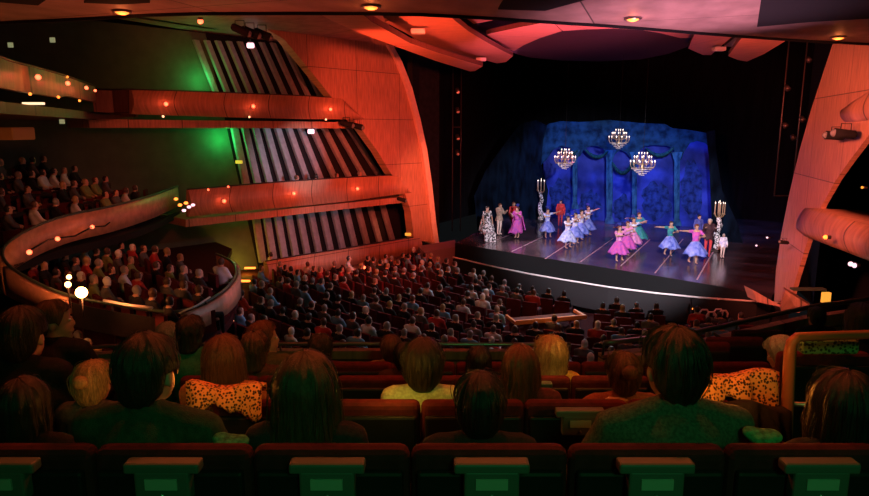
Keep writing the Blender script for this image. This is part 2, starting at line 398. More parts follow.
# wedge soffit under the upper tiers (visible warm underside)
# slats
def slats(rows, label_words, off=-2.15, cols=None):
    for i, (x0, y0, x1, y1, wd) in enumerate(rows):
        pl = VP((LW.p.x, LW.p.y), (LW.d.x, LW.d.y), off)
        a, c = pl.at(x0, y0), pl.at(x1, y1)
        dd = LW.d*wd/2; n = LW.n*.09
        b = MB(); b.add([a-dd-n, a+dd-n, a+dd+n*.3, a-dd+n, c-dd-n, c+dd-n, c+dd+n*.3, c-dd+n], [(0,1,2,3),(7,6,5,4),(0,4,5,1),(1,5,6,2),(2,6,7,3),(3,7,4,0)])
        o = b.build('wall_slat', SLATL); recenter(o)
        nth = ['leftmost', 'second from the left', 'third from the left', 'fourth from the left', 'fifth from the left', 'sixth from the left', 'seventh from the left', 'eighth from the left', 'ninth from the left', 'tenth from the left', 'eleventh from the left', 'rightmost'][i if i < len(rows)-1 else 11]
        tag(o, 'pale leaning wall slat in the %s bay, %s' % (label_words, nth), 'slat', 'wall slats in the %s bay' % label_words)
slats([(234+10.3*i+.12*i*i, 125+.3*i, 247+11.2*i+.22*i*i, 187-.9*i, .32) for i in range(11)], 'middle')
slats([(254+10.4*i+.1*i*i, 203-.5*i, 263+10.8*i+.1*i*i, 262-1.6*i, .34) for i in range(12)], 'lower')
slats([(196+11.0*i, 40+.4*i, 218+11.5*i, 97+.2*i, .24) for i in range(11)], 'upper')
# ---- ceiling
struct(slab('ceiling_house', [at_z(40,10,9.25), at_z(110,17.5,9.25), at_z(220,35.5,9.25), at_z(290,45,9.25), at_z(360,50,9.25), at_z(440,-20,9.25), at_z(150,-40,9.25)], .3, WOODC, n_hint=V(0,0,-1)), 'wood veneered ceiling above the side tiers')
vwall('wall_upper_left', at_z(40,10,9), at_z(220,36,9), 9.25, 13, DGREY, .3)
SZ = 7.05
sedge = [(-60,26),(0,21.5),(42,19.5),(83,17.5),(111,16),(150,13.5),(200,12.2),(300,11.8),(360,12),(420,13),(494,17),(552,21),(600,24),(640,27),(700,32),(751,36),(810,40),(869,43),(960,52)]
sp_ = [at_z(x, y, SZ) for x, y in sedge]
pts = sp_+[V(9.5, 2.5, SZ), V(6, -3, SZ), V(-8, -3, SZ), V(-11, 2.5, SZ)]
o = slab('ceiling_balcony', pts, .35, WOODC, n_hint=V(0,0,-1)); struct(o, 'curved wood underside of the balcony overhead')
b = MB(); b.tube([p+V(0,.02,-.01) for p in sp_], .035, 6); o = b.build('trim_2', BLACK); struct(o, 'dark edge bead of the balcony underside')
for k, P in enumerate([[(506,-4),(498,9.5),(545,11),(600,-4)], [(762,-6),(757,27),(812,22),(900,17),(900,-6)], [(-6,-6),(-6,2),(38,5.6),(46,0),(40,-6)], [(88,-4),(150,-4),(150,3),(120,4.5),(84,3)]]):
    o = slab('ceiling_recess_shade', [at_z(x, y, SZ-.02) for x, y in P], .05, BLACK, n_hint=V(0,0,-1)); struct(o, 'flat black plate for the dark of a slot in the balcony underside')  # black plate under the soffit paints the shade inside an opening
for k, (x, y, l) in enumerate([(122,10.5,'leftmost'),(371,5.5,'second from the left'),(633,17.5,'third from the left'),(838.5,36.5,'rightmost')]):
    p = at_z(x, y, SZ); t = empty('ceiling_downlight', p)
    MB().lathe([(.10,-.03),(.13,-.03),(.13,0),(.10,0)], n=20).build('trim_ring', METAL, t, True)
    MB().ell((0,0,-.01), (.1,.1,.05), seg=14, rings=6).build('bulb', LAMPO if k != 1 else LAMPO, t, True)
    tag(t, 'round orange ceiling downlight in the balcony underside, %s of four' % l, 'ceiling light', 'ceiling downlights')
    light('downlight_glow', 'POINT', p+V(0,0,-.12), (1, .22, .06), 2.2, .05)
# ---- curved reflectors beyond the balcony edge
def reflector(name, P, z, label, th=.16, m=None):
    pts = [at_z(x, y, z) for x, y in P]
    o = slab(name, pts, th, [m or WOODX], n_hint=V(0,0,-1), side=DWOOD)
    return tag(o, label, 'ceiling panel', 'curved ceiling reflectors')
reflector('ceiling_reflector', [(300,4),(330,20),(362,34),(400,48),(436,61),(470,71.5),(475,71),(483,66),(462,60),(436,52),(410,43),(392,33),(372,22),(350,4)], 8.0, 'lower long curved wood reflector at the top left of the stage')
reflector('ceiling_reflector', [(362,4),(398,26),(420,37),(440,45),(470,56),(497,63.5),(506,62),(513,56),(490,44),(468,31),(452,18),(440,4)], 8.45, 'broad upper curved wood reflector with a pink tip at the top left')
reflector('ceiling_reflector', [(385,22),(411,36),(424,46),(440,52),(470,62),(482,60),(462,50),(440,42),(410,30),(395,18)], 8.9, 'narrow wood reflector between the two big left ones')
reflector('ceiling_reflector', [(452,4),(467,19),(474,24),(500,19),(520,4)], 9.2, 'small pink wood reflector tucked behind the balcony edge')
reflector('ceiling_reflector', [(486,35),(490,33.5),(520,27),(548,22),(551,21),(562,31),(540,38),(524,45),(514,51),(508,49)], 8.8, 'pink lit wood reflector left of the dark oval')
reflector('ceiling_reflector', [(552,21),(575,18),(640,18),(640,30),(614,28.5),(585,29.5),(563,31)], 8.8, 'long pink wood reflector along the top of the dark oval')
reflector('ceiling_reflector', [(641,18),(700,25),(694,38),(680,38),(660,33),(641,30)], 8.8, 'pink wood reflector at the right end of the oval')
reflector('ceiling_reflector', [(697,28),(740,30),(720,47),(711,55),(703,55),(688,48.5)], 8.5, 'short curved wood reflector right of the dark oval')
reflector('ceiling_reflector', [(745,33),(788,39.5),(764,54),(747,61.5),(738,60),(728,56)], 8.1, 'rightmost curved wood reflector above the stage')
reflector('ceiling_reflector', [(724,46),(738,35),(750,35),(736,47.5)], 8.7, 'narrow dark wood reflector between the two right ones')
for x, y, z, l in [(418,31.5,8.3,'under the middle of the broad left reflector'), (481,59.5,8.3,'at the tip of the left reflectors'), (719,49,8.35,'between the two right reflectors')]:
    p = at_z(x, y, z); o = bevel(MB().box((0,0,0), (.42,.3,.14)).build('bracket', GREYM, loc=p), .02)
    tag(o, 'small pale grey bracket '+l, 'bracket')
# dark oval shell
OV = mat('oval_shell_paint', (.028, .014, .026), .8, vary=.2, vscale=2)
o = slab('oval_ceiling_shell', [at_z(x, y, 8.86) for x, y in [(506,50),(516,54),(530,57.5),(560,60.5),(600,61.5),(640,59.5),(668,54),(690,46),(700,36),(690,26),(640,22),(590,22),(548,26),(520,36)]], .08, OV, n_hint=V(0,0,-1)); tag(o, 'large dark plum oval shell hanging above the stage front', 'ceiling panel')
# black proscenium header above / behind
pa, pb_ = lw(-.6, -.2), RW.p+RW.d*0
struct(slab('wall_proscenium_header', [V(pa.x,pa.y,8.95)+S*1.2, V(pb_.x,pb_.y,8.95)+S*1.2, V(pb_.x,pb_.y,14)+S*1.2, V(pa.x,pa.y,14)+S*1.2], .3, BLACK, n_hint=-S), 'black header over the stage opening')
vwall('wall_proscenium_left', lw(.6, -.7)+LW.d*.9, E[0]+S*2-T*3.2, -1, 13, BLACK, .25)
# thin rigging tower seen left of the stage
t = empty('lighting_ladder', LW.at(443, 235, -.4)+LW.d*1.5)
h = 8.6
for q in (-.22, .22): MB().tube([(q,0,0),(q,0,h)], .03, 6).build('upright', DMETAL, t, True)
MB().tube([(-.22,0,5.6),(.22,0,5.6)], .03, 6).build('rung', DMETAL, t)
for k, z in enumerate((4.2, 5.0, 6.4, 7.4)):
    c = MB().tube([(.0,-.1,z+.18),(.05,-.25,z)], [.09,.12], 10).build('side_lamp', DMETAL, t, True)
    MB().ell((.055,-.262,z-.01), (.09,.02,.09), seg=10, rings=5).build('lens', mat('dim_lens', (.7,.62,.6), .2), c, True)
tag(t, 'thin lighting ladder with side lamps left of the stage', 'lighting rig')
# similar rig on the right of the stage
pr2 = V(E[-1].x, E[-1].y, 0)+S*1.2-T*.6
t = empty('lighting_ladder', V(at_y(791,100,pr2.y).x, pr2.y, 3.2))
for q in (-.25, .35): MB().tube([(q,0,0),(q,0,5.5)], .025, 6).build('upright', DMETAL, t, True)
for k, (q, z) in enumerate([(-.25,3.5),(.35,4.4),(-.2,2.3),(.1,1.9),(.35,2.5)]):
    c = MB().tube([(q,-.1,z+.12),(q,-.24,z)], [.06,.09], 10).build('side_lamp', DMETAL, t, True)
MB().tube([(-.25,0,0),(.35,0,0)], .025, 6).build('rung', DMETAL, t)
tag(t, 'faint hanging lighting ladder at the upper right of the stage', 'lighting rig')
# ---- right proscenium panel and boxes
def rwp(px, py, lift=0): return RW.at(px, py, lift)
NRW = -RW.n
rp = [(774,301),(776,270),(781,235),(789,195),(799,152),(811,110),(824,70),(833,43),(838,30),(980,30),(980,70),(869,135),(850,160),(836,180),(822,205),(812,228),(804,252),(796,278),(790,301)]
struct(slab('wall_panel_right', [rwp(x, y) for x, y in rp], .12, WOOD, n_hint=NRW), 'tall curved wood panel right of the stage')
vwall('wall_outer_right', RW.p+RW.n*3.2+RW.d*12, RW.p+RW.n*3.2-RW.d*22, -2, 12, BLACK, .3, 'black outer wall on the right')
def rounded_tier(P_top, P_bot, label, lift=.45):
    t0 = rwp(*P_top[0]); t = empty('box_tier', rwp(*P_bot[0]))
    rings = []
    for (a, b_) in zip(P_top, P_bot):
        A, B = rwp(*a, 0), rwp(*b_, 0); ring = []
        for k in range(9):
            q = k/8; p = A.lerp(B, q) - RW.n*lift*math.sin(PI*min(1, .08+q*.8)); ring.append(p)
        ring += [B+RW.n*.9, A+RW.n*.9]; rings.append(ring)
    MB().loft(rings).build('fascia', WOODF, t, True, loc=-t.location)
    tag(t, label, 'balcony'); return t
rounded_tier([(806,208),(819,208.5),(845,217),(869,226),(960,262)], [(798,229),(806,236),(840,249),(869,260),(960,296)], 'rounded wood-fronted box on the right wall with one lamp', .12)
rounded_tier([(842,110),(856,100),(875,88),(960,50)], [(846,122),(857,122),(875,119),(960,108)], 'upper rounded wood box front at the right frame edge', .08)
# low wooden wedges at the pit end
def prism3(pts, up, name, m, label, cat, kind=None):
    pts = [Vector(p) for p in pts]; n = len(pts)
    b = MB().add(pts+[p+Vector(up) for p in pts], [tuple(range(n)), tuple(range(2*n-1, n-1, -1))]+[(i, n+i, n+(i+1) % n, (i+1) % n) for i in range(n)])
    return tag(recenter(b.build(name, m)), label, cat, None, kind)
WW = wood('wedge_veneer', (.62,.33,.25), (5,5))
prism3([at_y(753,290,19.6), at_y(757,302,19.4), at_y(786,308,18.6), at_y(776,303,18.9)], (.0,.6,0), 'parapet_wedge', WW, 'small dark-sided wood wedge at the right end of the pit', 'parapet')
prism3([at_y(785,290,16.5), at_y(781,311,16.7), at_y(799,313,16.1), at_y(811,306,15.9)], (.15,.35,0), 'parapet_wedge', WW, 'larger sloping wood wedge at the foot of the right panel', 'parapet')
# left end stone block of the stage front
prism3([at_z(418,246,-.1), at_z(455,240,-.1), at_z(455,247,-.1), at_z(424,252,-.1)], (0,0,-1.2), 'stage_end_block', mat('block_paint', (.3,.2,.2), .7), 'grey block at the left end of the stage front', 'block')
for i, (y0, y1, lb) in enumerate([(0,0,'')]): pass
# ------------------------------------------------------------------ small lamps of the tiers
def wall_lamp(p, m, r, label, group, power=0, col=(1,.25,.1), nrm=None, name='wall_lamp', cat='lamp'):
    t = empty(name, p); n = Vector(nrm or (0,-1,0))
    MB().tube([-n*.02, n*.06], [r*.9, r*.9], 12).build('lamp_base', DMETAL, t, True)
    MB().ell(n*.09, (r,r,r), seg=12, rings=8).build('bulb', m, t, True)
    tag(t, label, cat, group)
    if power: light('lamp_glow', 'POINT', p+n*(r+.22), col, power, .05)
    return t
for i, (x, y) in enumerate([(162,104.3),(249,106.5),(326,109.5)]):
    wall_lamp(lwp(x, y, .22), LAMPR, .07, 'red lamp on the topmost side balcony front, '+['leftmost','middle one','rightmost'][i], 'lamps of the topmost side balcony', 5, (1,.12,.05), NL)
for i, (x, y) in enumerate([(220,200.5),(289.5,193),(353,188.3)]):
    wall_lamp(lwp(x, y, .22), LAMPR, .07, 'red lamp on the middle side balcony front, '+['leftmost','middle one','rightmost'][i], 'lamps of the middle side balcony', 5, (1,.12,.05), NL)
for i, (x, y) in enumerate([(161,116.5),(247,117),(323.5,119.5),(226,186.5),(206,189.5)]):
    wall_lamp(lwp(x, y, .08), LAMPW if i < 3 else LAMPR, .04, 'tiny lamp '+['below the left lamp of the topmost balcony','below the middle lamp of the topmost balcony','below the right lamp of the topmost balcony','above the middle balcony rail by the green wall','at the left end of the middle balcony rail'][i], 'tiny tier lamps', 0, nrm=NL)
for i, (x, y) in enumerate([(250.5,45.5),(311,131.5),(362.5,203.5)]):
    pl = VP((LW.p.x, LW.p.y), (LW.d.x, LW.d.y), -1.2)
    p = pl.at(x, y); t = empty('exit_lamp', p); bevel(MB().box((0,0,0), (.28,.2,.2)).build('housing', LAMPP, t), .05, 3)
    MB().box((0,.0,.16), (.04,.04,.14)).build('bracket', DMETAL, t)
    tag(t, 'glowing pink-white lantern hung in the %s bay' % ['upper','middle','lower'][i], 'lamp', 'pink-white bay lamps'); light('lamp_glow', 'POINT', p+NL*.35, (1,.6,.7), 3, .1)
p = VP((LW.p.x, LW.p.y), (LW.d.x, LW.d.y), -1.9).at(239,162); tag(MB().box((0,0,0), (.28,.05,.13)).build('lit_sign', SIGNY, loc=p), 'small orange lit sign at the left edge of the middle bay', 'sign')
p = VP((LW.p.x, LW.p.y), (LW.d.x, LW.d.y), -.3).at(408,234.3); tag(MB().box((0,0,0), (.3,.05,.14)).build('lit_sign', SIGNY, loc=p), 'small yellow lit sign at the right end of the lowest box', 'sign')
p = rwp(826,297.5,.0)+RW.n*1.0; p = at_y(826,297.5,15.5); tag(MB().box((0,0,0), (.19,.1,.26)).build('lit_sign', SIGNY, loc=p), 'yellow-orange lit box sign low by the right boxes', 'sign')
p = at_y(808,289,17.0); tag(MB().box((0,0,0), (.9,.2,.05)).build('side_ledge', mat('green_ledge',(.05,.09,.06),.8), loc=p), 'dim green ledge between the wood wedges and the yellow sign', 'ledge')
p = rwp(846,238,-.0)-RW.n*.32; wall_lamp(p, LAMPO, .05, 'small orange lamp on the right rounded box', None, 1, (1,.3,.1), -RW.n)
for i, (x, y) in enumerate([(861,264.5),(865,266)]): wall_lamp(rwp(x, y, -.1), LAMPP, .05, 'pink lamp under the right rounded box, '+['left','right']
[i]+' of the pair', 'pink lamps under the right box', 0, nrm=-RW.n)
for i, (x, y, l) in enumerate([(765.5,246,'beside the lower half'), (777,238,'on the edge')]): wall_lamp(rwp(x, y, -.2), LAMPP, .03, 'tiny white lamp %s of the right wood panel' % l, None, 0, nrm=-RW.n)
for i, (x, y) in enumerate([(842,187),(855,187)]): wall_lamp(rwp(x, y, -.1)+RW.n*.6, SIGNY, .03, 'tiny yellow light in the dark right bay, '+['left','right'][i]+' one', None, 0, nrm=-RW.n)
# black spotlights clusters
def spotlight(p, d, s, label, name='stage_spotlight', group=None):
    t = empty(name, p); d = Vector(d).normalized()
    c = MB().tube([-d*s, -d*s*.8, d*s*.2, d*s], [s*.25, s*.42, s*.45, s*.5], 14).build('housing', BLACK, t, True)
    MB().ell(d*s*.97, (s*.4,s*.4,s*.4), seg=12, rings=6).build('lens', mat('spot_lens', (.2,.22,.25), .1), c, True)
    MB().tube([V(-s*.5,0,0), V(-s*.5,0,s), V(s*.5,0,s), V(s*.5,0,0)], s*.06, 6).build('yoke', DMETAL, t)
    tag(t, label, 'spotlight', group); return t
for x, y, s, l in [(342,124,.28,'left of the pair under the topmost balcony end'), (352,126,.28,'right of the pair under the topmost balcony end'), (397,199,.22,'under the end of the middle balcony')]:
    spotlight(lwp(x, y, .3), (.9,-.1,-.25), s, 'black spotlight '+l)
for x, y, l in [(240,30,'leftmost'), (250,32,'middle'), (262,34,'rightmost')]:
    spotlight(at_z(x, y, 8.7), (.9,.2,-.4), .3, 'black spotlight below the ceiling by the left panel, %s of three' % l, group='spotlights under the left ceiling')
for x, y, s, l in [(853,136,.2,'left of the pair on the right panel'), (864,134,.22,'right of the pair on the right panel'), (798,243,.12,'small one left of the right rounded box')]:
    spotlight(rwp(x, y)-RW.n*.35, (-1,.2,.1), s, 'black spotlight, '+l)
# ------------------------------------------------------------------ upper left balcony (curved fascia) and lamps
def path_fascia(name, top, zt, bot, zb, th, label, m=WOODF, rail=True, seats=None):
    A = [at_z(x, y, z) for (x, y), z in zip(top, zt)]
    B = [V(a.x, a.y, z) for a, z in zip(A, zb)]
    t = empty(name, B[0]); b = MB(); rings = []
    for i in range(len(A)):
        d = (A[min(i+1, len(A)-1)]-A[max(i-1, 0)]); n = Vector((-d.y, d.x, 0)).normalized()*th
        rings.append([A[i], A[i]+n, B[i]+n*1.0, B[i]])
    b.loft(rings); b.build('fascia', m, t, False, loc=-t.location)
    if rail: MB().tube([a+V(0,0,.03) for a in A], .03, 8).build('top_rail', DMETAL, t, True, loc=-t.location)
    tag(t, label, 'balcony'); return t, A
def smooth_path(pts, zs, k=5):
    out = []; zo = []; n = len(pts)
    for i in range(n-1):
        p0, p1, p2, p3 = pts[max(i-1,0)], pts[i], pts[i+1], pts[min(i+2,n-1)]
        z0, z1, z2, z3 = zs[max(i-1,0)], zs[i], zs[i+1], zs[min(i+2,n-1)]
        for j in range(k):
            t = j/k; f = lambda a, b_, c, d: .5*(2*b_+(c-a)*t+(2*a-5*b_+4*c-d)*t*t+(3*b_-a-3*c+d)*t**3)
            out.append((f(p0[0],p1[0],p2[0],p3[0]), f(p0[1],p1[1],p2[1],p3[1]))); zo.append(f(z0,z1,z2,z3))
    out.append(pts[-1]); zo.append(zs[-1]); return out, zo
tp, tz = smooth_path([(-90,20),(0,58),(35,68),(65,76.5),(95,87)], [6.8]*5, 4)
path_fascia('curved_balcony', tp, tz, None, [6.22 if i < 12 else 6.3 for i in range(len(tp))], .15, 'curved wood balcony front at the far left with four red lamps')
a = [at_z(x, y, 6.8) for x, y in [(-90,20),(0,58),(35,68),(65,76.5),(95,87),(131,90)]]
pl_ = [V(p.x, p.y, 0) for p in a]+[V(*lw(15.0,-.2)[:2],0), V(*lw(15.0,-4)[:2],0), V(*lw(30,-4)[:2],0), V(a[0].x-3, a[0].y+2,0)]
struct(floor_plate('floor_upper_balcony', [V(p.x,p.y,0) for p in pl_], 5.72, 5.95, DWOOD), 'dark underside of the far left balcony')
tp2 = [(92,90),(112,90.5),(134,90)]
path_fascia('curved_balcony', tp2, [6.75]*3, None, [5.85]*3, .1, 'dark wood panel linking the two upper left balcony fronts', DWOOD)
for i, (x, y) in enumerate([(37,78),(66.5,84),(85,88.3),(93.8,91)]):
    wall_lamp(at_z(x, y, 6.55)+V(.1,-.12,0), LAMPR, [.06,.055,.05,.04][i], 'bright red lamp on the curved far left balcony, '+['leftmost of four','second of four','third of four','rightmost of four'][i], 'lamps of the curved far left balcony', 3, (1,.14,.05), (.5,-.85,0))
for i, (x, y) in enumerate([(36,70),(66,77.5),(29,94.5),(57,97.5),(78,101)]):
    wall_lamp(at_z(x, y, 6.8 if i < 2 else 6.1)+V(.1,-.12,0), LAMPO, .03, 'tiny lamp '+['over the leftmost red lamp','over the second red lamp','under the curved balcony, leftmost','under the curved balcony, middle','under the curved balcony, rightmost'][i]+' at the far left', 'tiny lamps of the curved balcony', 0, nrm=(.5,-.85,0))
tag(MB().box((0,0,0), (.45,.12,.05)).build('strip_light', mat('strip_glow', (1,.8,.5), .5, emit=(1,.7,.4), estr=1.6), loc=at_y(33.5,103.5,15)), 'thin warm strip light under the far left balcony', 'light')
p = at_z(200, 15, 9.05); wall_lamp(p+V(0,0,-.1), LAMPR, .09, 'red-white spot in the wood ceiling above the left tiers', None, 12, (1,.15,.05), (0,0,-1))
for i, (x, y) in enumerate([(52.5,40),(10.5,45),(62,121.5),(60,96+300)]):
    if i < 3: tag(MB().box((0,0,0), (.14,.05,.14)).build('lit_window', mat('dim_yellow_glow', (.6,.6,.3), .5, emit=(.6,.62,.3), estr=.35), loc=at_y(x, y, 20)), 'tiny dim yellow light in the dark %s' % ['above the far left balcony','at the far left edge above the balcony','under the far left balcony'][i], 'light')
tag(bevel(MB().box((0,0,0), (1.0,.8,.28)).build('ledge_box', mat('ochre_box', (.5,.32,.14), .7), loc=at_y(2,133.5,14.5)), .03), 'ochre-lit box ledge at the far left frame edge', 'ledge')
# ------------------------------------------------------------------ people
def remesh(mb, voxel, smooth=4, name='body', dec=None):
    o = mb.build('tmp', [BLACK]); m = o.modifiers.new('r', 'REMESH'); m.mode = 'VOXEL'; m.voxel_size = voxel; m.use_smooth_shade = True
    s = o.modifiers.new('s', 'SMOOTH'); s.iterations = smooth; s.factor = .5
    if dec: d = o.modifiers.new('d', 'DECIMATE'); d.ratio = dec
    dg = bpy.context.evaluated_depsgraph_get(); dg.update()
    me = bpy.data.meshes.new_from_object(o.evaluated_get(dg)); me.name = name
    old = o.data; bpy.data.objects.remove(o); bpy.data.meshes.remove(old)
    me.materials.clear(); return me
def paint(me, mats, fn):
    for m in mats: me.materials.append(m)
    for p in me.polygons: p.material_index = fn(p.center); p.use_smooth = True
    return me
SIT = dict(pelvis=(0,.02,.56), chest=(0,-.05,.84), sl=(-.18,-.05,.99), sr=(.18,-.05,.99), neck=(0,-.045,1.03), head=(0,-.005,1.175),
           el=(-.25,.06,.74), er=(.25,.06,.74), hl=(-.1,.28,.70), hr=(.1,.28,.70), kl=(-.12,.44,.53), kr=(.12,.44,.53), al=(-.12,.46,.09), ar=(.12,.46,.09),
           wide=1.0, hs=1.0, yaw=0, tilt=0, roll=0)
def head_rot(P): return Matrix.Rotation(P['yaw'], 3, 'Z') @ Matrix.Rotation(P['tilt'], 3, 'X') @ Matrix.Rotation(P['roll'], 3, 'Y')
def body_mb(P, inf=0, head=True, legs=True, arms=True, fingers=True, torso=True, female=False):
    b = MB(); v = lambda k: Vector(P[k]); W = P['wide']
    if torso:
        pc, cc = v('pelvis'), v('chest'); up = (cc-pc).normalized(); tilt = up.to_track_quat('Z', 'Y').to_matrix()
        tilt = Vector((0,0,1)).rotation_difference(up).to_matrix()
        b.ell(pc, (.165*W+inf, .125*W+inf, .13+inf), rot=tilt); b.ell(pc.lerp(cc, .5), (.145*W+inf, .115*W+inf, .19+inf), rot=tilt); b.ell(cc, (.165*W+inf, .115*W+inf, .19+inf), rot=tilt)
        b.limb(v('sl'), v('sr'), .062+inf, .062+inf); b.limb(v('chest')+Vector((0,0,.1)), v('neck'), .11*W+inf, .055+inf)
        b.limb(v('sl'), v('neck')+Vector((0,0,.0)), .055+inf, .045+inf); b.limb(v('sr'), v('neck'), .055+inf, .045+inf)
    if arms:
        for s in 'lr':
            sh, e, h = v('s'+s), v('e'+s), v('h'+s)
            b.limb(sh, e, .055+inf, .042+inf); b.limb(e, h if inf == 0 else e.lerp(h, .9), .042+inf, .027+inf)
            if inf == 0:
                d = (h-e).normalized(); side = d.cross(Vector((0,0,1))).normalized(); sg = 1 if s == 'l' else -1
                upv = side.cross(d)
                palm = h+d*.045; b.limb(h, palm, .026, .033)
                if fingers:
                    for k, L in enumerate((.066, .078, .072, .056)):
                        q = palm+d*.03+side*(k-1.5)*.019*-sg; m_ = q+d*L*.55-upv*.008; b.limb(q, m_, .0095, .0088, 6); b.limb(m_, m_+d*L*.4-upv*.024, .0088, .0075, 6)
                    q = h+d*.02+side*.026*sg; b.limb(q, q+d*.035+side*.025*sg, .012, .0105, 6); b.limb(q+d*.035+side*.025*sg, q+d*.064+side*.03*sg, .0105, .009, 6)
                else: b.limb(palm, palm+d*.08-upv*.01, .03, .015)
    if legs:
        for s, x in (('l', -.085), ('r', .085)):
            hp = v('pelvis')+Vector((x, .02, -.03)); kn, an = v('k'+s), v('a'+s)
            b.limb(hp, kn, .088+inf, .056+inf); b.limb(kn, an, .056+inf, .036+inf)
            if inf == 0:
                fd = Vector(P.get('foot'+s, (0, 1, 0))).normalized(); b.limb(an+Vector((0,0,-.035)), an+fd*.15+Vector((0,0,-.05)), .036, .026)
    if head:
        hc = v('head'); R = head_rot(P); q = P['hs']
        f = lambda x, y, z: hc + R @ (Vector((x, y, z))*q)
        b.limb(v('neck')-Vector((0,0,.02)), hc+Vector((0,-.012,-.05)), .056, .052)
        b.ell(f(0,-.012,.025), (.077*q, .095*q, .093*q), seg=16, rings=12, rot=R); b.ell(f(0,.022,-.045), (.056*q, .068*q, .07*q), seg=14, rings=10, rot=R)
        b.ell(f(0,.065,-.098), (.024*q, .022*q, .02*q), rot=R)
        b.limb(f(0,.084,.008), f(0,.097,-.026), .009*q, .012*q, 8); b.ell(f(0,.085,-.062), (.026*q,.012*q,.011*q), rot=R)
        for s in (-1, 1): b.ell(f(.078*s,-.012,-.012), (.011*q,.02*q,.032*q), rot=R)
    return b
def hair_mb(P, style='short', seed=0, vol=1.0, strands=0):
    rnd = random.Random(seed); R = head_rot(P); hc = Vector(P['head']); q = P['hs']
    longl = {'short': 0, 'crop': 0, 'bald': 0, 'long': .30, 'bob': .11, 'curly': .05, 'bun': .0}[style]
    def lower(th):     # th=0 front
        a = abs(th)
        if style in ('short', 'crop', 'curly', 'bun', 'bald'):
            k = min(1, max(0, (a-.75)/.7)); z = .07*(1-k)+(-.045)*k
            k2 = min(1, max(0, (a-1.9)/.7)); z = z*(1-k2)+(-.095)*k2
            if abs(a-PI/2) < .28: z = max(z, .012)
            if style == 'curly': z -= .02*k
        else:
            k = min(1, max(0, (a-.7)/.45)); z = .065*(1-k)+(-.09-longl)*k
            if style == 'long': z += .035*math.sin(th*9+seed)*k
        return z
    amp = {'short': .007, 'crop': .003, 'bald': .001, 'long': .006, 'bob': .008, 'curly': .016, 'bun': .006}[style]
    th_n, nz = 56, 22
    def surf(th, t, extra=0):
        zl = lower(th); zt = .118+.012*vol; off = .012*vol
        # angle param on the top cap then drop
        rx, ry, rz = .077+off, .095+off, .093+off
        c0 = Vector((0, -.012, .025))
        zz = zt + (zl-zt)*t
        h = zz-c0.z
        if h > -.02: rr = math.sqrt(max(0, 1-(h/rz)**2)) if h > 0 else 1
        else:
            if longl > 0: rr = 1+.02*math.sin(h*20) + min(.35, (-h-.02)*(.75 if style == 'long' else .9))
            else: rr = math.sqrt(max(0, 1-((h+.02)/(rz*1.25))**2))
            if longl > 0 and style == 'bob' and h < -.09: rr *= 1-(-.09-h)*2.0
        if t == 0: rr = 0
        n_ = noise.noise(Vector((math.cos(th)*7, math.sin(th)*7, zz*(4 if longl else 16)+seed)))
        n2 = noise.noise(Vector((math.cos(th)*24, math.sin(th)*24, zz*(7 if style != 'curly' else 40)+seed)))
        e = amp*(n_*1.2+n2*.8)+extra
        p = c0+Vector((math.sin(th)*(rx*rr+e), math.cos(th)*(ry*rr+e), h+e*.5))
        if longl and h < -.1 : p.y = min(p.y, .06)
        return hc+R @ (p*q)
    b = MB(); rings = []
    for i in range(nz+1):
        t = (i/nz)**1.0; t = 1-math.cos(t*PI/2) if i < nz else 1
        rings.append([surf(-PI+2*PI*j/th_n, t) for j in range(th_n)])
    # inner surface (thickness)
    inner = [[hc+(p-hc)*.86 if True else p for p in r] for r in reversed(rings[2:])]
    b.loft(rings+inner, cap=True)
    if style == 'bun': b.ell(hc+R @ (Vector((0,-.13,.06))*q), (.05,.045,.045), seg=14, rings=10)
    for k in range(strands):
        th = rnd.uniform(-PI, PI); t0, t1 = rnd.uniform(.02, .5), rnd.uniform(.55, 1.03); ex = rnd.uniform(.001, .008)*(1+2*(rnd.random() < .08)); sw = rnd.uniform(-.12, .12)
        n = 7; pts = [surf(th+sw*(i/n)+(.05*math.sin(i*2+k) if style == 'curly' else 0), min(1.0, t0+(t1-t0)*i/n), ex*(.3+.7*math.sin(PI*(i+.5)/(n+1)))) for i in range(n+1)]
        b.tube(pts, [.0008]+[.0016]*(n-1)+[.0006], 3, cap=False)
    return b
def hairmat(name, c, rough=.42):
    m = mat(name, c, rough, vary=.55, vscale=22, bump=.5, bscale=60, spec=.5, stretch=(6, 6, .7)); return m
HM = {'dark': hairmat('dark_hair', (.045,.028,.02)), 'black': hairmat('black_hair', (.02,.017,.016)), 'brown': hairmat('brown_hair', (.12,.06,.032)), 'auburn': hairmat('auburn_hair', (.18,.06,.03)),
      'blond': hairmat('blond_hair', (.5,.33,.16)), 'white': hairmat('white_hair', (.62,.6,.56)), 'grey': hairmat('grey_hair', (.3,.29,.28))}
SKIN = mat('skin', (.52,.30,.22), .55, vary=.12, vscale=20); SKIN2 = mat('skin_tan', (.36,.2,.14), .55, vary=.12, vscale=20)
EYEW = mat('eye_white', (.8,.8,.78), .2)
def cloth(name, c, c2=None, vscale=60, kind='noise', **k): return mat(name, c, .85, col2=c2, vary=0 if c2 else .3, vscale=vscale, kind=kind, bump=.4, bscale=180, spec=.2, **k)
TROU = cloth('dark_trousers', (.03,.03,.04))
KNIT = cloth('green_grey_knit', (.10,.13,.10), (.05,.07,.055), 90)
JACK = cloth('dark_green_jacket', (.045,.075,.05), (.03,.05,.035), 40)
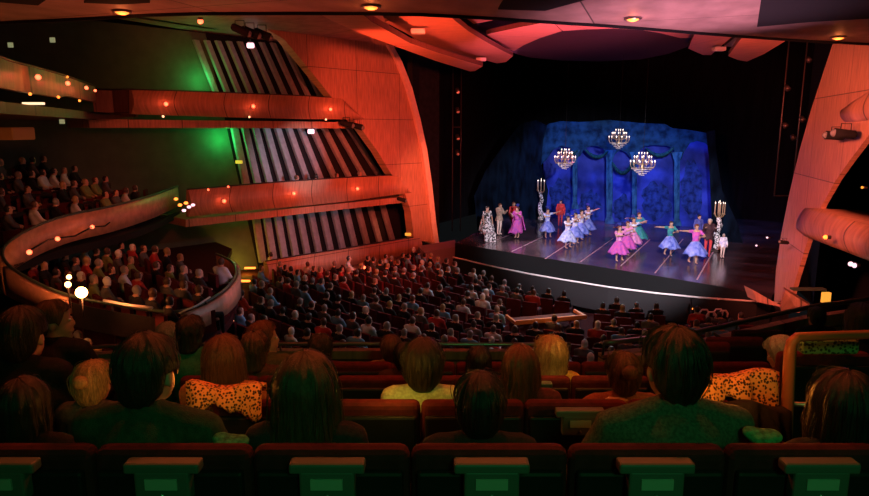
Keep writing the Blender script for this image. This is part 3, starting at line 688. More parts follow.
def person(name_label, px, py, y, floor, style, hair, garment, gname, rz=0, skin=SKIN, strands=120, fine=.012, group=None, pose=None, eyes=False, vol=1.0, hs=1.12, wide=1.0, seat=True, sc_=None):
    """seated person whose crown is seen at pixel px,py when sitting at depth y; floor = floor height"""
    top = at_y(px, py, y); s = (top.z-floor)/(1.175+.14*hs)
    if sc_: s = sc_
    P = dict(SIT); P['hs'] = hs; P['wide'] = wide
    if pose: P.update(pose)
    hx, hy = P['head'][0], P['head'][1]
    ca, sa = math.cos(rz), math.sin(rz)
    t = empty('person', (top.x-(hx*ca-hy*sa)*s, y-(hx*sa+hy*ca)*s, floor if not sc_ else top.z-(P['head'][2]+.14*hs)*s), rz); t.scale = (s, s, s)
    me = remesh(body_mb(P, fingers=True), fine, 3, 'body'); 
    cz = P['chest'][2]
    paint(me, [skin, TROU], lambda c: 1 if (c.z < .64 and c.y > -.3 and not (c.z > .66)) and (Vector(c)-Vector(P['hl'])).length > .13 and (Vector(c)-Vector(P['hr'])).length > .13 else 0)
    o = bpy.data.objects.new('body', me); C.objects.link(o); o.parent = t
    g = remesh(body_mb(P, .016, head=False, legs=False, fingers=False), fine*1.15, 4, gname)
    paint(g, [garment], lambda c: 0); o = bpy.data.objects.new(gname, g); C.objects.link(o); o.parent = t
    if style != 'none':
        hair_mb(P, style, int(px), vol, strands).build('hair', [HM[hair]], t, True)
    # collar
    nk = Vector(P['neck'])
    if gname in ('jacket', 'shirt', 'sweater'):
        b = MB(); rings = []
        for r, z in ((.062,-.01),(.066,.035),(.056,.04),(.054,0)):
            rings.append([nk+Vector((math.cos(2*PI*j/20)*r, math.sin(2*PI*j/20)*r*1.02, z-.01*math.sin(2*PI*j/20))) for j in range(20)])
        b.loft(rings, cap=False); b.build('collar', garment, t, True)
    if eyes:
        R = head_rot(P)
        for s_ in (-1, 1):
            e = MB().ell(Vector(P['head'])+R @ (Vector((.03*s_,.079,.008))*hs), (.012,.008,.009), seg=10, rings=6).build('eye', EYEW, t, True)
    tag(t, name_label, 'person', group); return t
# ---- near seats --------------------------------------------------------
def near_seat(X, y, ztop, floor, rz=0):
    t = empty('theatre_seat', (X, y, floor), rz); h = ztop-floor
    bevel(MB().box((0,0,h-.30), (.486,.075,.60)).build('backrest', VELVET, t), .032, 3)
    bevel(MB().box((0,-.045,h-.37), (.45,.03,.62)).build('back_shell', SEATPL, t), .012, 2)
    bevel(MB().box((0,.27,.42), (.44,.42,.1)).build('seat_cushion', VELVET, t), .035, 3)
    for s in (-1, 1):
        a = MB().box((s*.243,.2,.62), (.012,.36,.03)); a.box((s*.243,.14,.31), (.012,.06,.6)); a.build('armrest', SEATPL, t)
    return t
def caption_unit(t, h, sw=.16):
    u = MB().box((0,-.085,h-.022), (.225,.05,.034)).box((0,-.088,h-.078), (.165,.045,.10)); u = bevel(u.build('caption_unit', SCREENH, t), .008, 2)
    MB().box((0,-.113,h-.068), (.095,.006,.034)).build('display', SCREEN, u); MB().ell((0,-.113,h-.106), (.007,.005,.007), seg=10, rings=5).build('button', METAL, u)
place = ['at the left frame edge', 'behind the man in the dark green jacket', 'behind the long-haired woman', 'behind the short dark-haired man', 'behind the big man in the knit sweater', 'at the bottom right corner']
ROWS = [(1.85, 4.49, 3.49, 6, .66-.49*4), (2.85, 4.20, 3.22, 8, -1.78), (3.8, 3.94, 2.96, 9, -1.35), (4.75, 3.69, 2.7, 10, -1.55)]
FLR = [r[2] for r in ROWS]
for ri, (y, zt, fl, n, x0) in enumerate(ROWS):
    zt0 = at_y(434, [445, 400, 376, 362][ri], y).z
    for k in range(n):
        X = x0+.49*k
        if ri == 1 and k in (0, 1, 7) : continue
        t = near_seat(X, y, zt0, fl)
        if ri == 0 or (ri == 1 and k == 5) or (ri == 2 and k == 4): caption_unit(t, zt0-fl)
        if ri == 0: l = 'dark red theatre seat in the nearest row, ' + place[k]
        else: l = 'dark red theatre seat in the %s row, %s from its left end' % (['', 'second', 'third', 'fourth'][ri], ['first','second','third','fourth','fifth','sixth','seventh','eighth','ninth','tenth'][k if ri != 1 else k-2])
        tag(t, l, 'seat', 'near theatre seats')
def step(name, y0, y1, z): return struct(floor_plate(name, [V(-6.5,y0,0), V(6.5,y0,0), V(6.5,y1,0), V(-6.5,y1,0)], z-.3, z, CARPET), 'dark carpeted step of the near balcony')
for (y0, y1, z) in ((-.3, 1.68, 3.76), (1.68, 2.68, 3.49), (2.68, 3.62, 3.22), (3.62, 4.56, 2.96), (4.56, 6.45, 2.70)):
    step('floor_near', y0, y1, z)
# ---- near people -------------------------------------------------------
f1, f2, f3, f4 = FLR
person('broad man with short dark hair and a dark green jacket, nearest row on the left', 146, 329, 2.12, f1, 'short', 'dark', JACK, 'jacket', rz=-.1, wide=1.22, pose={'yaw': -.15, 'sl': (-.22,-.05,.97), 'sr': (.22,-.05,.97), 'el': (-.3,.05,.72), 'er': (.3,.05,.72)}, hs=1.2)
person('woman with long straight brown hair down her back, nearest row', 305, 350, 2.12, f1, 'long', 'brown', cloth('dark_blouse', (.04,.03,.035)), 'blouse', strands=500, vol=1.7, hs=1.32, skin=SKIN)
person('man with cropped black hair and visible ears, nearest row centre', 480, 368, 2.1, f1, 'crop', 'black', cloth('black_shirt', (.025,.025,.03)), 'shirt', strands=150, hs=1.2, skin=SKIN2)
person('big man in a green-grey knit sweater, tallest head of the nearest row', 676, 322, 2.15, f1, 'short', 'dark', KNIT, 'sweater', rz=.06, strands=200, hs=1.26, wide=1.3, pose={'yaw': .12, 'sl': (-.235,-.05,.955), 'sr': (.235,-.05,.955), 'el': (-.33,.06,.70), 'er': (.33,.06,.70)})
person('dark-haired person cut by the right frame edge, nearest row', 847, 367, 2.05, f1, 'bob', 'black', cloth('black_top', (.02,.02,.024)), 'blouse', strands=200, vol=1.3, hs=1.32)
person('person in black slumped at the far left, nearest row', 20, 374, 2.2, f1, 'bob', 'black', cloth('black_coat', (.012,.012,.014)), 'jacket', wide=1.3, hs=1.2)
# second row
person('woman with a round blond updo and red-lit rim, second row left', 92, 359, 3.1, f2, 'bun', 'blond', cloth('grey_blouse', (.1,.09,.09)), 'blouse', strands=250, vol=1.5, hs=1.25)
LEO = mat('leopard_print', (.85,.38,.13), .8, vscale=75, col2=(.05,.015,.01), kind='voronoi')
person('woman with long straight auburn hair, second row left', 222, 333, 3.1, f2, 'long', 'auburn', cloth('orange_top', (.5,.2,.08)), 'blouse', strands=350, vol=1.3, hs=1.2)
person('woman with dark reddish hair above a light collar, second row centre', 423, 337, 3.1, f2, 'short', 'dark', cloth('pale_green_shirt', (.62,.72,.4)), 'shirt', strands=220, vol=1.7, hs=1.28)
person('person with smooth auburn hair, second row right of the pale collar', 521, 343, 3.1, f2, 'bob', 'auburn', cloth('wine_top', (.12,.03,.03)), 'blouse', strands=220, vol=1.3, hs=1.18)
person('woman with pinned-up brown hair and hand at her neck, second row right', 624, 350, 3.1, f2, 'bun', 'brown', cloth('rust_blouse', (.3,.1,.06)), 'blouse', strands=250, vol=1.3, hs=1.15, pose={'el': (-.34,.02,.86), 'hl': (-.13,-.1,1.02)})
person('white-haired woman with bowed head, just left of the right aisle rail', 783, 334, 4.0, f3, 'bob', 'white', cloth('grey_wrap_top', (.12,.1,.09)), 'blouse', rz=.2, strands=260, vol=1.0, hs=1.1, eyes=True, pose={'yaw': .9, 'tilt': -.45, 'chest': (-.02,.0,.84), 'el': (-.32,.1,.84), 'hl': (-.48,.2,.86)})
# third and fourth rows
person('person with wavy brown hair leaning beside the long auburn hair, third row', 254, 330, 4.05, f3, 'curly', 'brown', cloth('brown_cardigan', (.12,.06,.04)), 'blouse', strands=250, vol=1.3, hs=1.15)
person('man in profile with red-lit short hair, third row left', 263, 319, 4.6, f4, 'short', 'auburn', cloth('olive_shirt', (.1,.1,.05)), 'shirt', strands=120, eyes=True, pose={'yaw': -1.2}, hs=1.15, sc_=.95)
person('person with tousled dark hair in front of the balcony front, fourth row', 320, 333, 5.0, f4, 'curly', 'dark', cloth('dark_red_shirt', (.12,.03,.03)), 'shirt', strands=160, vol=1.4, hs=1.25)
person('person with thin brown hair, half hidden left of the pale collar', 391, 333, 5.0, f4, 'short', 'brown', cloth('tan_shirt', (.3,.2,.1)), 'shirt', strands=140, hs=1.2)
person('dark-haired person tucked behind the pale-collared woman', 404, 341, 4.3, f3, 'short', 'black', cloth('brown_shirt', (.06,.04,.03)), 'shirt', strands=100, hs=1.15)
person('person with a smooth dark domed head of hair, third row centre', 479, 344, 4.05, f3, 'bob', 'black', cloth('navy_top', (.03,.03,.06)), 'blouse', strands=180, vol=1.0, hs=1.1)
person('woman with fluffy blond hair and a yellow collar, third row', 551, 336, 4.1, f3, 'curly', 'blond', cloth('yellow_shirt', (.7,.55,.12)), 'shirt', strands=350, vol=2.2, hs=1.3)
person('person with wavy dark blond hair, third row far left', 190, 314, 4.3, f3, 'curly', 'dark', cloth('teal_shirt', (.05,.25,.15)), 'shirt', strands=120, hs=1.1)
person('grey-haired person turned left with red-lit cheek, third row far left', 167, 320, 4.9, f4, 'short', 'grey', cloth('teal_dark_shirt', (.03,.12,.09)), 'shirt', strands=120, pose={'yaw': .5}, hs=1.2)
person('dark-haired person in profile facing right, upper left of the near rows', 52, 298, 4.2, f3, 'short', 'brown', cloth('black_suit', (.02,.02,.022)), 'jacket', strands=150, eyes=True, pose={'yaw': -1.1}, hs=1.2)
person('large dark-haired person at the left frame edge, blocking the ring balcony', 20, 303, 3.2, f2, 'short', 'black', cloth('black_overcoat', (.016,.016,.018)), 'jacket', strands=150, hs=1.25, wide=1.35, sc_=1.0)
person('dark figure behind the right rail, head against the wood wedge', 817, 305, 6.0, 2.72, 'short', 'black', cloth('black_blazer', (.015,.015,.017)), 'jacket', strands=60, hs=1.15)
person('dark figure at the right frame edge with a faint red rim', 862, 301, 5.0, 2.72, 'bob', 'black', cloth('black_dress', (.015,.014,.016)), 'blouse', strands=90, hs=1.15)
# ---- rails and parapet of the near balcony -----------------------------
tp, tz = smooth_path([(-60,352),(75,348),(135,345.5),(280,344),(400,344),(488,344.5),(570,344)], [3.18]*7, 3)
A = [at_z(x, y, z) for (x, y), z in zip(tp, tz)]
PWOOD = wood('parapet_veneer', (.5,.24,.14), (1.4,3))
t = empty('balcony_parapet', A[4]-V(0,0,1)); b = MB()
b.loft([[a+V(0,0,-.08), a+V(0,.1,-.08), a+V(0,.1,-.8), a+V(0,0,-.8)] for a in A]); b.build('panel', PWOOD, t, loc=-t.location)
MB().tube(A, .022, 8).build('handrail', METAL, t, True, loc=-t.location)
for k in range(0, len(A), 3): MB().tube([A[k]+V(0,.03,-.1), A[k]], .014, 6).build('post', METAL, t, True, loc=-t.location)
tag(t, 'wood parapet with metal handrail along the front of the near balcony', 'parapet')
tp, tz = smooth_path([(604,343),(653,337.5),(700,331),(757,318.5),(815,306),(835,303.5),(890,296)], [3.18,3.2,3.22,3.25,3.28,3.3,3.3], 3)
A = [at_z(x, y, z) for (x, y), z in zip(tp, tz)]
t = empty('balcony_parapet', A[4]-V(0,0,1)); b = MB()
b.loft([[a+V(0,0,-.14), a+V(-.03,.1,-.14), a+V(-.03,.1,-.6), a+V(0,0,-.6)] for a in A]); b.build('panel', PWOOD, t, loc=-t.location)
MB().tube(A, .03, 8).build('handrail', METAL, t, True, loc=-t.location)
for k in range(0, len(A), 4): MB().tube([A[k]+V(0,.03,-.16), A[k]], .014, 6).build('post', DMETAL, t, True, loc=-t.location)
tag(t, 'wood parapet rising to the right towards the wood wedges', 'parapet')
OW = mat('orange_wood_post', (.6,.3,.14), .5, vary=.3, vscale=8)
p0 = at_z(606,343,3.18)
t = empty('stair_rail', V(p0.x, p0.y-.35, 2.7)); t_ = t
MB().box((0,0,.2), (.12,.1,.58)).build('end_post', OW, t); MB().box((.45,0,.46), (.95,.09,.05)).build('top_bar', OW, t); MB().box((.5,0,.3), (.8,.03,.22)).build('infill_panel', PWOOD, t)
tag(t, 'short orange wood gate rail where the two parapets meet', 'rail')
p1 = at_y(76,352,6.1); t = empty('stair_rail', V(p1.x, p1.y-.1, 2.7)); h = p1.z-2.7
MB().box((0,0,h/2-.05), (.05,.06,h-.1)).build('end_post', OW, t); MB().box((.3,0,h-.07), (.6,.05,.05)).build('top_bar', OW, t); MB().box((.32,0,h-.28), (.5,.03,.24)).build('infill_panel', PWOOD, t)
tag(t, 'short orange wood rail beside the blond updo at the left', 'rail')
# the big rail at the right
a = at_y(786,432,2.75); b1 = at_y(790,352,2.75); c1 = at_y(797,337,2.75); d1 = at_y(880,334,2.9)
t = empty('aisle_rail', V(a.x, a.y, FLR[1]))
pts = [V(a.x-.01,a.y,FLR[1]), a, b1, b1.lerp(c1,.5)+V(-.008,0,.012), c1, c1.lerp(d1,.5), d1, d1+V(1,.1,0)]
MB().tube(pts, [.028,.028,.026,.024,.022,.022,.022,.022], 10).build('top_bar', mat('rail_brown', (.42,.13,.06), .35), t, True, loc=-t.location)
e0, e1 = at_y(790,404,2.75), at_y(900,408,2.85)
MB().tube([e0, e1], .012, 8).build('lower_bar', METAL, t, True, loc=-t.location)
tag(t, 'rounded brown aisle rail with upright post in front of the leaning woman', 'rail')
o = bevel(MB().box((0,0,0), (.3,.05,.085)).build('patterned_cushion', mat('green_pattern', (.25,.5,.2), .8, vscale=60, col2=(.03,.08,.03), kind='voronoi'), loc=at_y(829,346,3.2)), .02, 3)
tag(o, 'green patterned cushion seen under the right aisle rail', 'cushion')
q_ = at_y(829,346,3.2); tag(near_seat(q_.x, 3.24, q_.z-.045, FLR[1]), 'dark theatre seat carrying the green patterned cushion, right of the aisle rail', 'seat')
# seat backs right side, arcs
for x, y, yy, l in [(735,337,5.2,'left'),(700,342,4.9,'leftmost'),(757,330,6.0,'right')]:
    p = at_y(x, y, yy); tag(near_seat(p.x, p.y, p.z, 2.7), 'dark seat back under the right parapet, %s of three' % l, 'seat', 'seats under the right parapet')
struct(floor_plate('floor_near', [V(1.6,6.4,0), V(6.5,6.4,0), V(6.5,8.0,0), V(3,6.6,0)], 2.3, 2.7, CARPET), 'dark floor under the right parapet')
# coats and small bits by the knit sweater man
def draped(name, pts_top, drop, depth, m, label, cat, seed=0, n=18):
    a, b_ = pts_top; rnd = random.Random(seed); rings = []
    for i in range(n+1):
        q = i/n; p = a.lerp(b_, q); w_ = .014*math.sin(q*17+seed)+.008*math.sin(q*39); hh = .02*math.sin(q*7+seed)
        rings.append([p+V(0,depth,-drop*.5+hh), p+V(0,depth*.8,hh*.6), p+V(0,.0,.012+hh), p+V(0,-.02+w_,-drop*.4+hh*.3), p+V(0,-.035+w_*1.5,-drop*.8-hh), p+V(0,-.03+w_*1.5,-drop-hh*1.5)])
    o = MB().loft(rings, closed=False).build(name, m, None, True); sm = o.modifiers.new('s', 'SOLIDIFY'); sm.thickness = .012; recenter(o); return tag(o, label, cat)
draped('leopard_shawl', (at_y(700,379,2.72), at_y(779,376,2.78)), .12, .1, LEO, 'leopard print shawl lit orange, draped over the seats right of the knit sweater', 'shawl', 2)
draped('black_coat', (at_y(728,408,2.55), at_y(792,412,2.55)), .16, .1, cloth('black_wool', (.012,.012,.013)), 'black coat hanging below the leopard print shawl', 'coat', 5)
draped('orange_cardigan', (at_y(186,388,2.76), at_y(262,391,2.76)), .10, .1, LEO, 'spotted orange cardigan hung over the seat behind the long auburn hair', 'cardigan', 8)
for x, y, yy, l, c_ in [(761,437,2.0,'right of the knit sweater', (.1,.42,.2)), (229,443,2.0,'beside the green jacket', (.1,.4,.22))]:
    o = remesh(MB().ell((0,0,0), (.05,.05,.025)).ell((.035,.0,.005), (.035,.04,.02)).ell((-.03,.01,.012), (.03,.03,.02)), .008, 2, 'scarf'); paint(o, [cloth('green_scarf_'+l[:5], c_, tuple(q*.4 for q in c_), 50)], lambda c: 0)
    oo = bpy.data.objects.new('scarf', o); C.objects.link(oo); oo.location = at_y(x, y, yy); tag(oo, 'crumpled green scarf lying %s' % l, 'scarf')
# ------------------------------------------------------------------ ring balcony at the left
px_ = [(178,187),(150,197),(109,208),(70,216),(40,226),(15,239),(3,252),(8,266),(30,281),(62,295),(100,304),(150,312),(180,313),(205,304),(226,290),(236,275),(232,263),(216,255)]
zz = [3.2,3.2,3.15,3.1,3.0,2.85,2.6,2.35,2.15,2.0,1.85,1.7,1.62,1.58,1.55,1.5,1.5,1.5]
tp, tz = smooth_path(px_, zz, 4)
A = [at_z(x, y, z) for (x, y), z in zip(tp, tz)]
t = empty('ribbon_balcony', A[20]-V(0,0,1)); b = MB(); rings = []
RINGV = mat('ring_veneer', (.62,.33,.22), .45, vary=.25, vscale=5)
def seg_fascia(i0, i1, h0, h1):
    rings = []
    for i in range(i0, i1+1):
        a = A[i]; d = (A[min(i+1,len(A)-1)]-A[max(i-1,0)]); n = Vector((d.y, -d.x, 0)).normalized()*.12; hg = h0+(h1-h0)*(i-i0)/(i1-i0)
        rings.append([a, a+n, a+n-V(0,0,hg), a-V(0,0,hg)])
    MB().loft(rings).build('fascia', RINGV, t, True, loc=-t.location)
seg_fascia(0, 28, .74, .66); seg_fascia(28, 37, .66, .34); seg_fascia(48, len(A)-1, .42, .62)
MB().loft([[A[i]-V(0,0,.1), A[i]+V(.02,-.03,-.1), A[i]+V(.02,-.03,-.62), A[i]-V(0,0,.62)] for i in range(37, 49)]).build('infill_panel', SEATPL, t, False, loc=-t.location)  # dark panel added to black out the lit seats behind the rail gap
for k in (38, 41, 44, 47): MB().tube([A[k]-V(0,0,.9), A[k]], .018, 6).build('post', DMETAL, t, True, loc=-t.location)
MB().tube([a+V(0,0,.04) for a in A], .035, 8).build('top_rail', mat('green_black_rail', (.05,.09,.07), .35), t, True, loc=-t.location)
WR = mat('pale_rail', (.75,.72,.72), .3)
MB().tube([at_z(x, y, 2.0) for x, y in [(104,300.5),(128,305),(152,308)]], .03, 6).build('pale_rail', WR, t, True, loc=-t.location)
MB().tube([at_z(x, y, 1.75) for x, y in [(180,313),(196,306),(210,297)]], .02, 6).build('pale_rail', WR, t, True, loc=-t.location)
tag(t, 'sweeping wood ribbon parapet curling round a sunken ring of seats at the left', 'balcony')
RINGP = A
# floor of the ring
ring_i = A[22:]; fl = [V(p.x, p.y, 0) for p in ring_i]+[V(p.x, p.y, 0) for p in [at_z(232,250,.7), at_z(190,232,.7), at_z(120,232,.7), at_z(60,236,.7), at_z(14,258,1.6)]]
struct(floor_plate('floor_ring', fl, .55, .75, CARPET), 'dark red floor of the sunken ring')
mz = [V(p.x, p.y, 0) for p in A[:24]]
struct(floor_plate('floor_left_mezzanine', mz+[V(A[23].x-9, A[23].y+2,0), V(*lw(26,-3.5)[:2],0), V(*lw(13.2,-3.5)[:2],0), V(*lw(13.2,-.1)[:2],0)], 2.05, 2.25, BLACK), 'dark floor of the left mezzanine')
# string of lamps with cable on the ribbon
cb_px = [(28,251.5),(48,240),(58,238),(75,236),(92,227),(105,226),(118,216),(128,216),(146,209),(165,205)]
CBL = VP((A[4].x, A[4].y), ((A[4]-A[16]).x, (A[4]-A[16]).y), 0)
pts = [at_y(x, y, at_z(x, y-12, 3.05).y-.25) for x, y in cb_px]
o = MB().tube(pts, .02, 6).build('lamp_cable', BLACK); recenter(o); tag(o, 'drooping black cable along the ribbon parapet', 'cable')
for i, (x, y) in enumerate([(30,251.5),(58,238.3),(92.5,226.5),(128,216.5)]):
    wall_lamp(at_y(x, y, at_z(x, y-12, 3.05).y-.3), LAMPR, .055, 'red-orange lamp on the ribbon parapet, '+['leftmost of four','second from the left of four','third from the left of four','rightmost of four'][i], 'lamps on the ribbon parapet', 3.5, (1,.2,.1), (.4,-.9,0))
for i, (x, y, r, e) in enumerate([(81.5,292.5,.105,120),(68,284.5,.06,12),(69,277,.05,6)]):
    m = mat('bright_orange_bulb_%d' % i, (1,.6,.3), .4, emit=(1,.42,.12), estr=30 if i == 0 else 14)
    p = at_z(x, y, 2.35 if i == 0 else 2.3); T_ = empty('bright_lamp', p); MB().ell((0,0,0), (r,r,r), seg=14, rings=10).build('bulb', m, T_, True); MB().tube([(0,0,-.5),(0,0,-r*.9)], .02, 6).build('lamp_stem', DMETAL, T_, True)
    tag(T_, ['very bright orange lamp glowing at the near edge of the ring balcony','smaller warm lamp just above the very bright one','topmost warm lamp of the three by the ring edge'][i], 'lamp'); light('bright_lamp_glow', 'POINT', p+V(.05,-.25,.15), (1,.24,.06), e, .08)
# sparkle cluster at the junction
for i, (x, y, m_) in enumerate([(189,207,LAMPP),(184,210.5,LAMPP),(193,205,LAMPP),(180,205,LAMPO),(176,199,LAMPO),(186,203,LAMPO)]):
    tag(MB().ell((0,0,0), (.07,.07,.05), seg=10, rings=6).build('sparkling_lamp', m_, None, True, loc=at_y(x, y, 21)), 'small glaring lamp in the cluster at the right tip of the ribbon, '+['biggest white','lower left white','upper right white','left orange','top left orange','upper middle orange'][i], 'lamp', 'lamp cluster at the ribbon tip')
for i, (x, y, c_) in enumerate([(232,352-2,0),(250,268,LAMPO),(244,281,LAMPO),(238,292,LAMPO),(226,321,LAMPW),(243,307,LAMPO)]):
    if i == 0: continue
    p = at_z(x, y, .2); tag(bevel(MB().box((0,0,0), (.42,.12,.06)).build('aisle_lamp', c_, loc=p), .02), 'low orange lit strip lamp beside the ring, '+['','topmost by the yellow glow','second from the top','third from the top','lowest, paler','fourth from the top'][i], 'light', 'strip lamps beside the ring')
    light('aisle_lamp_glow', 'POINT', p+V(0,-.2,.2), (1,.42,.08), 3, .1)
# ------------------------------------------------------------------ audience
CL = {'white': (.6,.66,.72), 'pale blue': (.15,.36,.6), 'red': (.42,.04,.04), 'black': (.018,.018,.022), 'grey': (.1,.105,.115), 'olive': (.2,.23,.08), 'purple': (.2,.1,.3)}
CM = {k: mat('cloth_'+k.replace(' ', '_'), v, .85, spec=.2) for k, v in CL.items()}
HS = {k: mat('far_'+k+'_hair', c, .5) for k, c in {'white': (.7,.72,.75), 'grey': (.2,.2,.21), 'brown': (.07,.04,.028), 'black': (.02,.018,.018), 'blond': (.32,.23,.12)}.items()}
poses = [{'el': (-.2,.08,.76), 'er': (.2,.08,.76)}, {'yaw': .5, 'el': (-.21,.03,.76), 'er': (.2,.08,.76)}, {'yaw': -.5, 'el': (-.2,.08,.76), 'er': (.2,.08,.76), 'chest': (.03,-.03,.84), 'head': (.03,.0,1.16), 'neck': (.02,-.04,1.03)}]
base = []
for q in poses:
    P = dict(SIT); P.update(q); P['hs'] = 1.04; base.append((remesh(body_mb(P, .012, fingers=False), .034, 2, 'spectator', .6), P))
cache = {}
def spectator(pos, rz, hair, clo, v, label, group, s=1.0):
    k = (hair, clo, v)
    if k not in cache:
        me = base[v][0].copy(); P = base[v][1]; hc = Vector(P['head']); R = head_rot(P).inverted()
        def fn(c):
            l = R @ (Vector(c)-hc)
            if c.z > 1.06: return 1 if (l.y < .03 or l.z > .075) and l.z > -.07 else 0
            if c.z < .6: return 3
            if (Vector(c)-Vector(P['hl'])).length < .1 or (Vector(c)-Vector(P['hr'])).length < .1: return 0
            return 2
        paint(me, [SKIN, HS[hair], CM[clo], TROU], fn); cache[k] = me
    o = bpy.data.objects.new('spectator', cache[k]); C.objects.link(o); o.location = pos; o.rotation_euler = (0,0,rz); o.scale = (s,s,s)
    tag(o, label, 'person', group); return o
sb = MB().box((0,-.25,.62), (.5,.08,.62)).box((0,.02,.36), (.46,.42,.1)).box((-.255,0,.42), (.03,.4,.5)).box((.255,0,.42), (.03,.4,.5))
SEATME = sb.mesh('auditorium_chair', VELVETF)
SC = (E[0]+E[-1])/2+S*4
random.seed(11)
def face(p, tgt=None): d = (tgt or SC)-p; return math.atan2(-d.x, d.y)
ZONE = [(262,262),(300,262),(345,258),(395,252),(425,247),(448,256),(475,268),(520,279),(560,288),(612,296),(660,302),(712,309),(745,314),(700,340),(640,372),(450,376),(330,362),(245,348),(232,305)]
WIN = [(72,312),(140,312),(150,352),(72,352)]
cands = []
for r in range(0, 24):
    rad = RR+.75+r*.98
    n = int(math.radians(150)*rad/.6)
    for k in range(n):
        a = math.radians(-75)+(k+.5)*.6/rad
        if abs(((math.degrees(a)+90) % 22)-11) < .9*22/ (rad) : continue       # aisles
        d_ = (-axis)*math.cos(a)+Vector((axis.y, -axis.x, 0))*math.sin(a)
        p = OC+d_*rad; p.z = stall_z(.75+r*.98)
        if (p-LW.p).dot(LW.n) < .9: continue
        dk = proj(p+V(0,0,.9))
        if dk and 503 < dk[0] < 600 and 303 < dk[1] < 328: continue
        h = proj(p+V(0,0,1.2))
        if not h: continue
        if inpoly(h[0], h[1], ZONE) or inpoly(h[0], h[1], WIN): cands.append((h[2], p, r, k, h))
cands.sort(key=lambda c: c[0]); print('stalls candidates', len(cands))
ORD = ['first','second','third','fourth','fifth','sixth','seventh','eighth','ninth','tenth','eleventh','twelfth','thirteenth','fourteenth','fifteenth','sixteenth','seventeenth','eighteenth','nineteenth','twentieth']
def nth(k):
    if k < 20: return ORD[k]
    tens = {2:'twenty',3:'thirty',4:'forty',5:'fifty',6:'sixty'}[(k+1)//10]
    return (tens[:-1]+'ieth') if (k+1) % 10 == 0 else tens+'-'+ORD[(k+1) % 10-1]
rest_p, rest_s = [], []
rowcount = {}
NB = 215
byrow = {}
for i, c in enumerate(cands):
    c_occ = random.random() < .86; byrow.setdefault(c[2], []).append([c, c_occ, i])
for r, L in byrow.items():
    L.sort(key=lambda q: q[0][4][0]); k = 0
    for j, (c, occ, i) in enumerate(L):
        p = c[1]; rz = face(p)
        if i < 285:
            o = bpy.data.objects.new('auditorium_chair', SEATME); C.objects.link(o); o.location = p; o.rotation_euler = (0,0,rz)
            tag(o, 'dark red stalls chair, %s from left in %s row behind the pit' % (nth(j), nth(r)), 'chair', 'stalls chairs')
        else: rest_s.append((p, rz))
        if not occ: continue
        k += 1
        hair = random.choice(['white','grey','grey','brown','black','brown','black','blond','black']); clo = random.choice(['black']*9+['grey','white','pale blue','red','grey','pale blue'])
        if i < NB*1.16: spectator(p+V(0,0,0), rz+random.uniform(-.2,.2), hair, clo, random.randrange(3), '%s-haired spectator in %s, %s from left in %s row behind the pit' % (hair, clo, nth(k-1), nth(r)), 'spectators in the stalls', random.uniform(.94,1.04))
        else: rest_p.append((p, rz, hair, clo))
def merge(name, items, label, cat, base_me=None):
    """many far copies in one object"""
    import bmesh
    bm = bmesh.new(); mats = []; 
    for it in items:
        me = it[0]; M = Matrix.Translation(it[1]) @ Matrix.Rotation(it[2], 4, 'Z')
        n0 = len(bm.verts); f0 = len(bm.faces); bm.from_mesh(me); bm.verts.ensure_lookup_table(); bm.faces.ensure_lookup_table()
        for v in bm.verts[n0:]: v.co = M @ v.co
        idx = []
        for m in me.materials:
            if m not in mats: mats.append(m)
            idx.append(mats.index(m))
        for f in bm.faces[f0:]: f.material_index = idx[f.material_index]
    me = bpy.data.meshes.new(name); bm.to_mesh(me); bm.free()
    for m in mats: me.materials.append(m)
    o = bpy.data.objects.new(name, me); C.objects.link(o); tag(o, label, cat, None, 'stuff'); return o
def farme(hair, clo, v):
    k = (hair, clo, v)
    if k not in cache: tmp = spectator(V(0,0,0), 0, hair, clo, v, '', None); bpy.data.objects.remove(tmp)
    return cache[k]
if rest_p: merge('distant_audience', [(farme(h, c, random.randrange(2)), p, rz) for p, rz, h, c in rest_p], 'crowd of far spectators in the front stalls nearest the pit and left wall', 'audience')
if rest_s: merge('distant_seating', [(SEATME, p, rz) for p, rz in rest_s], 'far dark red seats of the front stalls nearest the pit and left wall', 'seating')
# ring people
RZ_ = [(30,262),(60,250),(95,245),(150,240),(205,250),(226,262),(226,280),(205,298),(180,308),(140,304),(105,298),(70,286)]
c2 = at_z(130, 270, .75); k = 0
grid = []
for i in range(-12, 13):
    for j in range(-14, 15):
        p = Vector((c2.x, c2.y, 0))+axis*(i*.98)+Vector((axis.y,-axis.x,0))*(j*.62+.2*(i % 2)); p.z = .75
        h = proj(p+V(0,0,1.2))
        if h and inpoly(h[0], h[1], RZ_): grid.append((i, h[0], p))
grid.sort(key=lambda g: (-g[0], g[1])); rows_ = sorted(set(g[0] for g in grid), reverse=True); last = None
for i, x, p in grid:
    if i != last: k = 0; last = i
    o = bpy.data.objects.new('auditorium_chair', SEATME); C.objects.link(o); o.location = p; o.rotation_euler = (0,0,face(p)); tag(o, 'dark chair in the sunken ring, %s from left in %s row' % (nth(k), nth(rows_.index(i))), 'chair', 'chairs in the sunken ring')
    k += 1
    if random.random() < .9:
        hair = random.choice(['white','grey','brown','black','brown','blond']); clo = random.choice(['black','black','black','grey','olive','white','black','red','grey'])
        spectator(p, face(p)+random.uniform(-.4,.4), hair, clo, random.randrange(3), '%s-haired spectator in %s, sunken ring, %s from left in %s row' % (hair, clo, nth(k-1), nth(rows_.index(i))), 'spectators in the sunken ring', random.uniform(.95,1.05))
print('ring', len(grid))
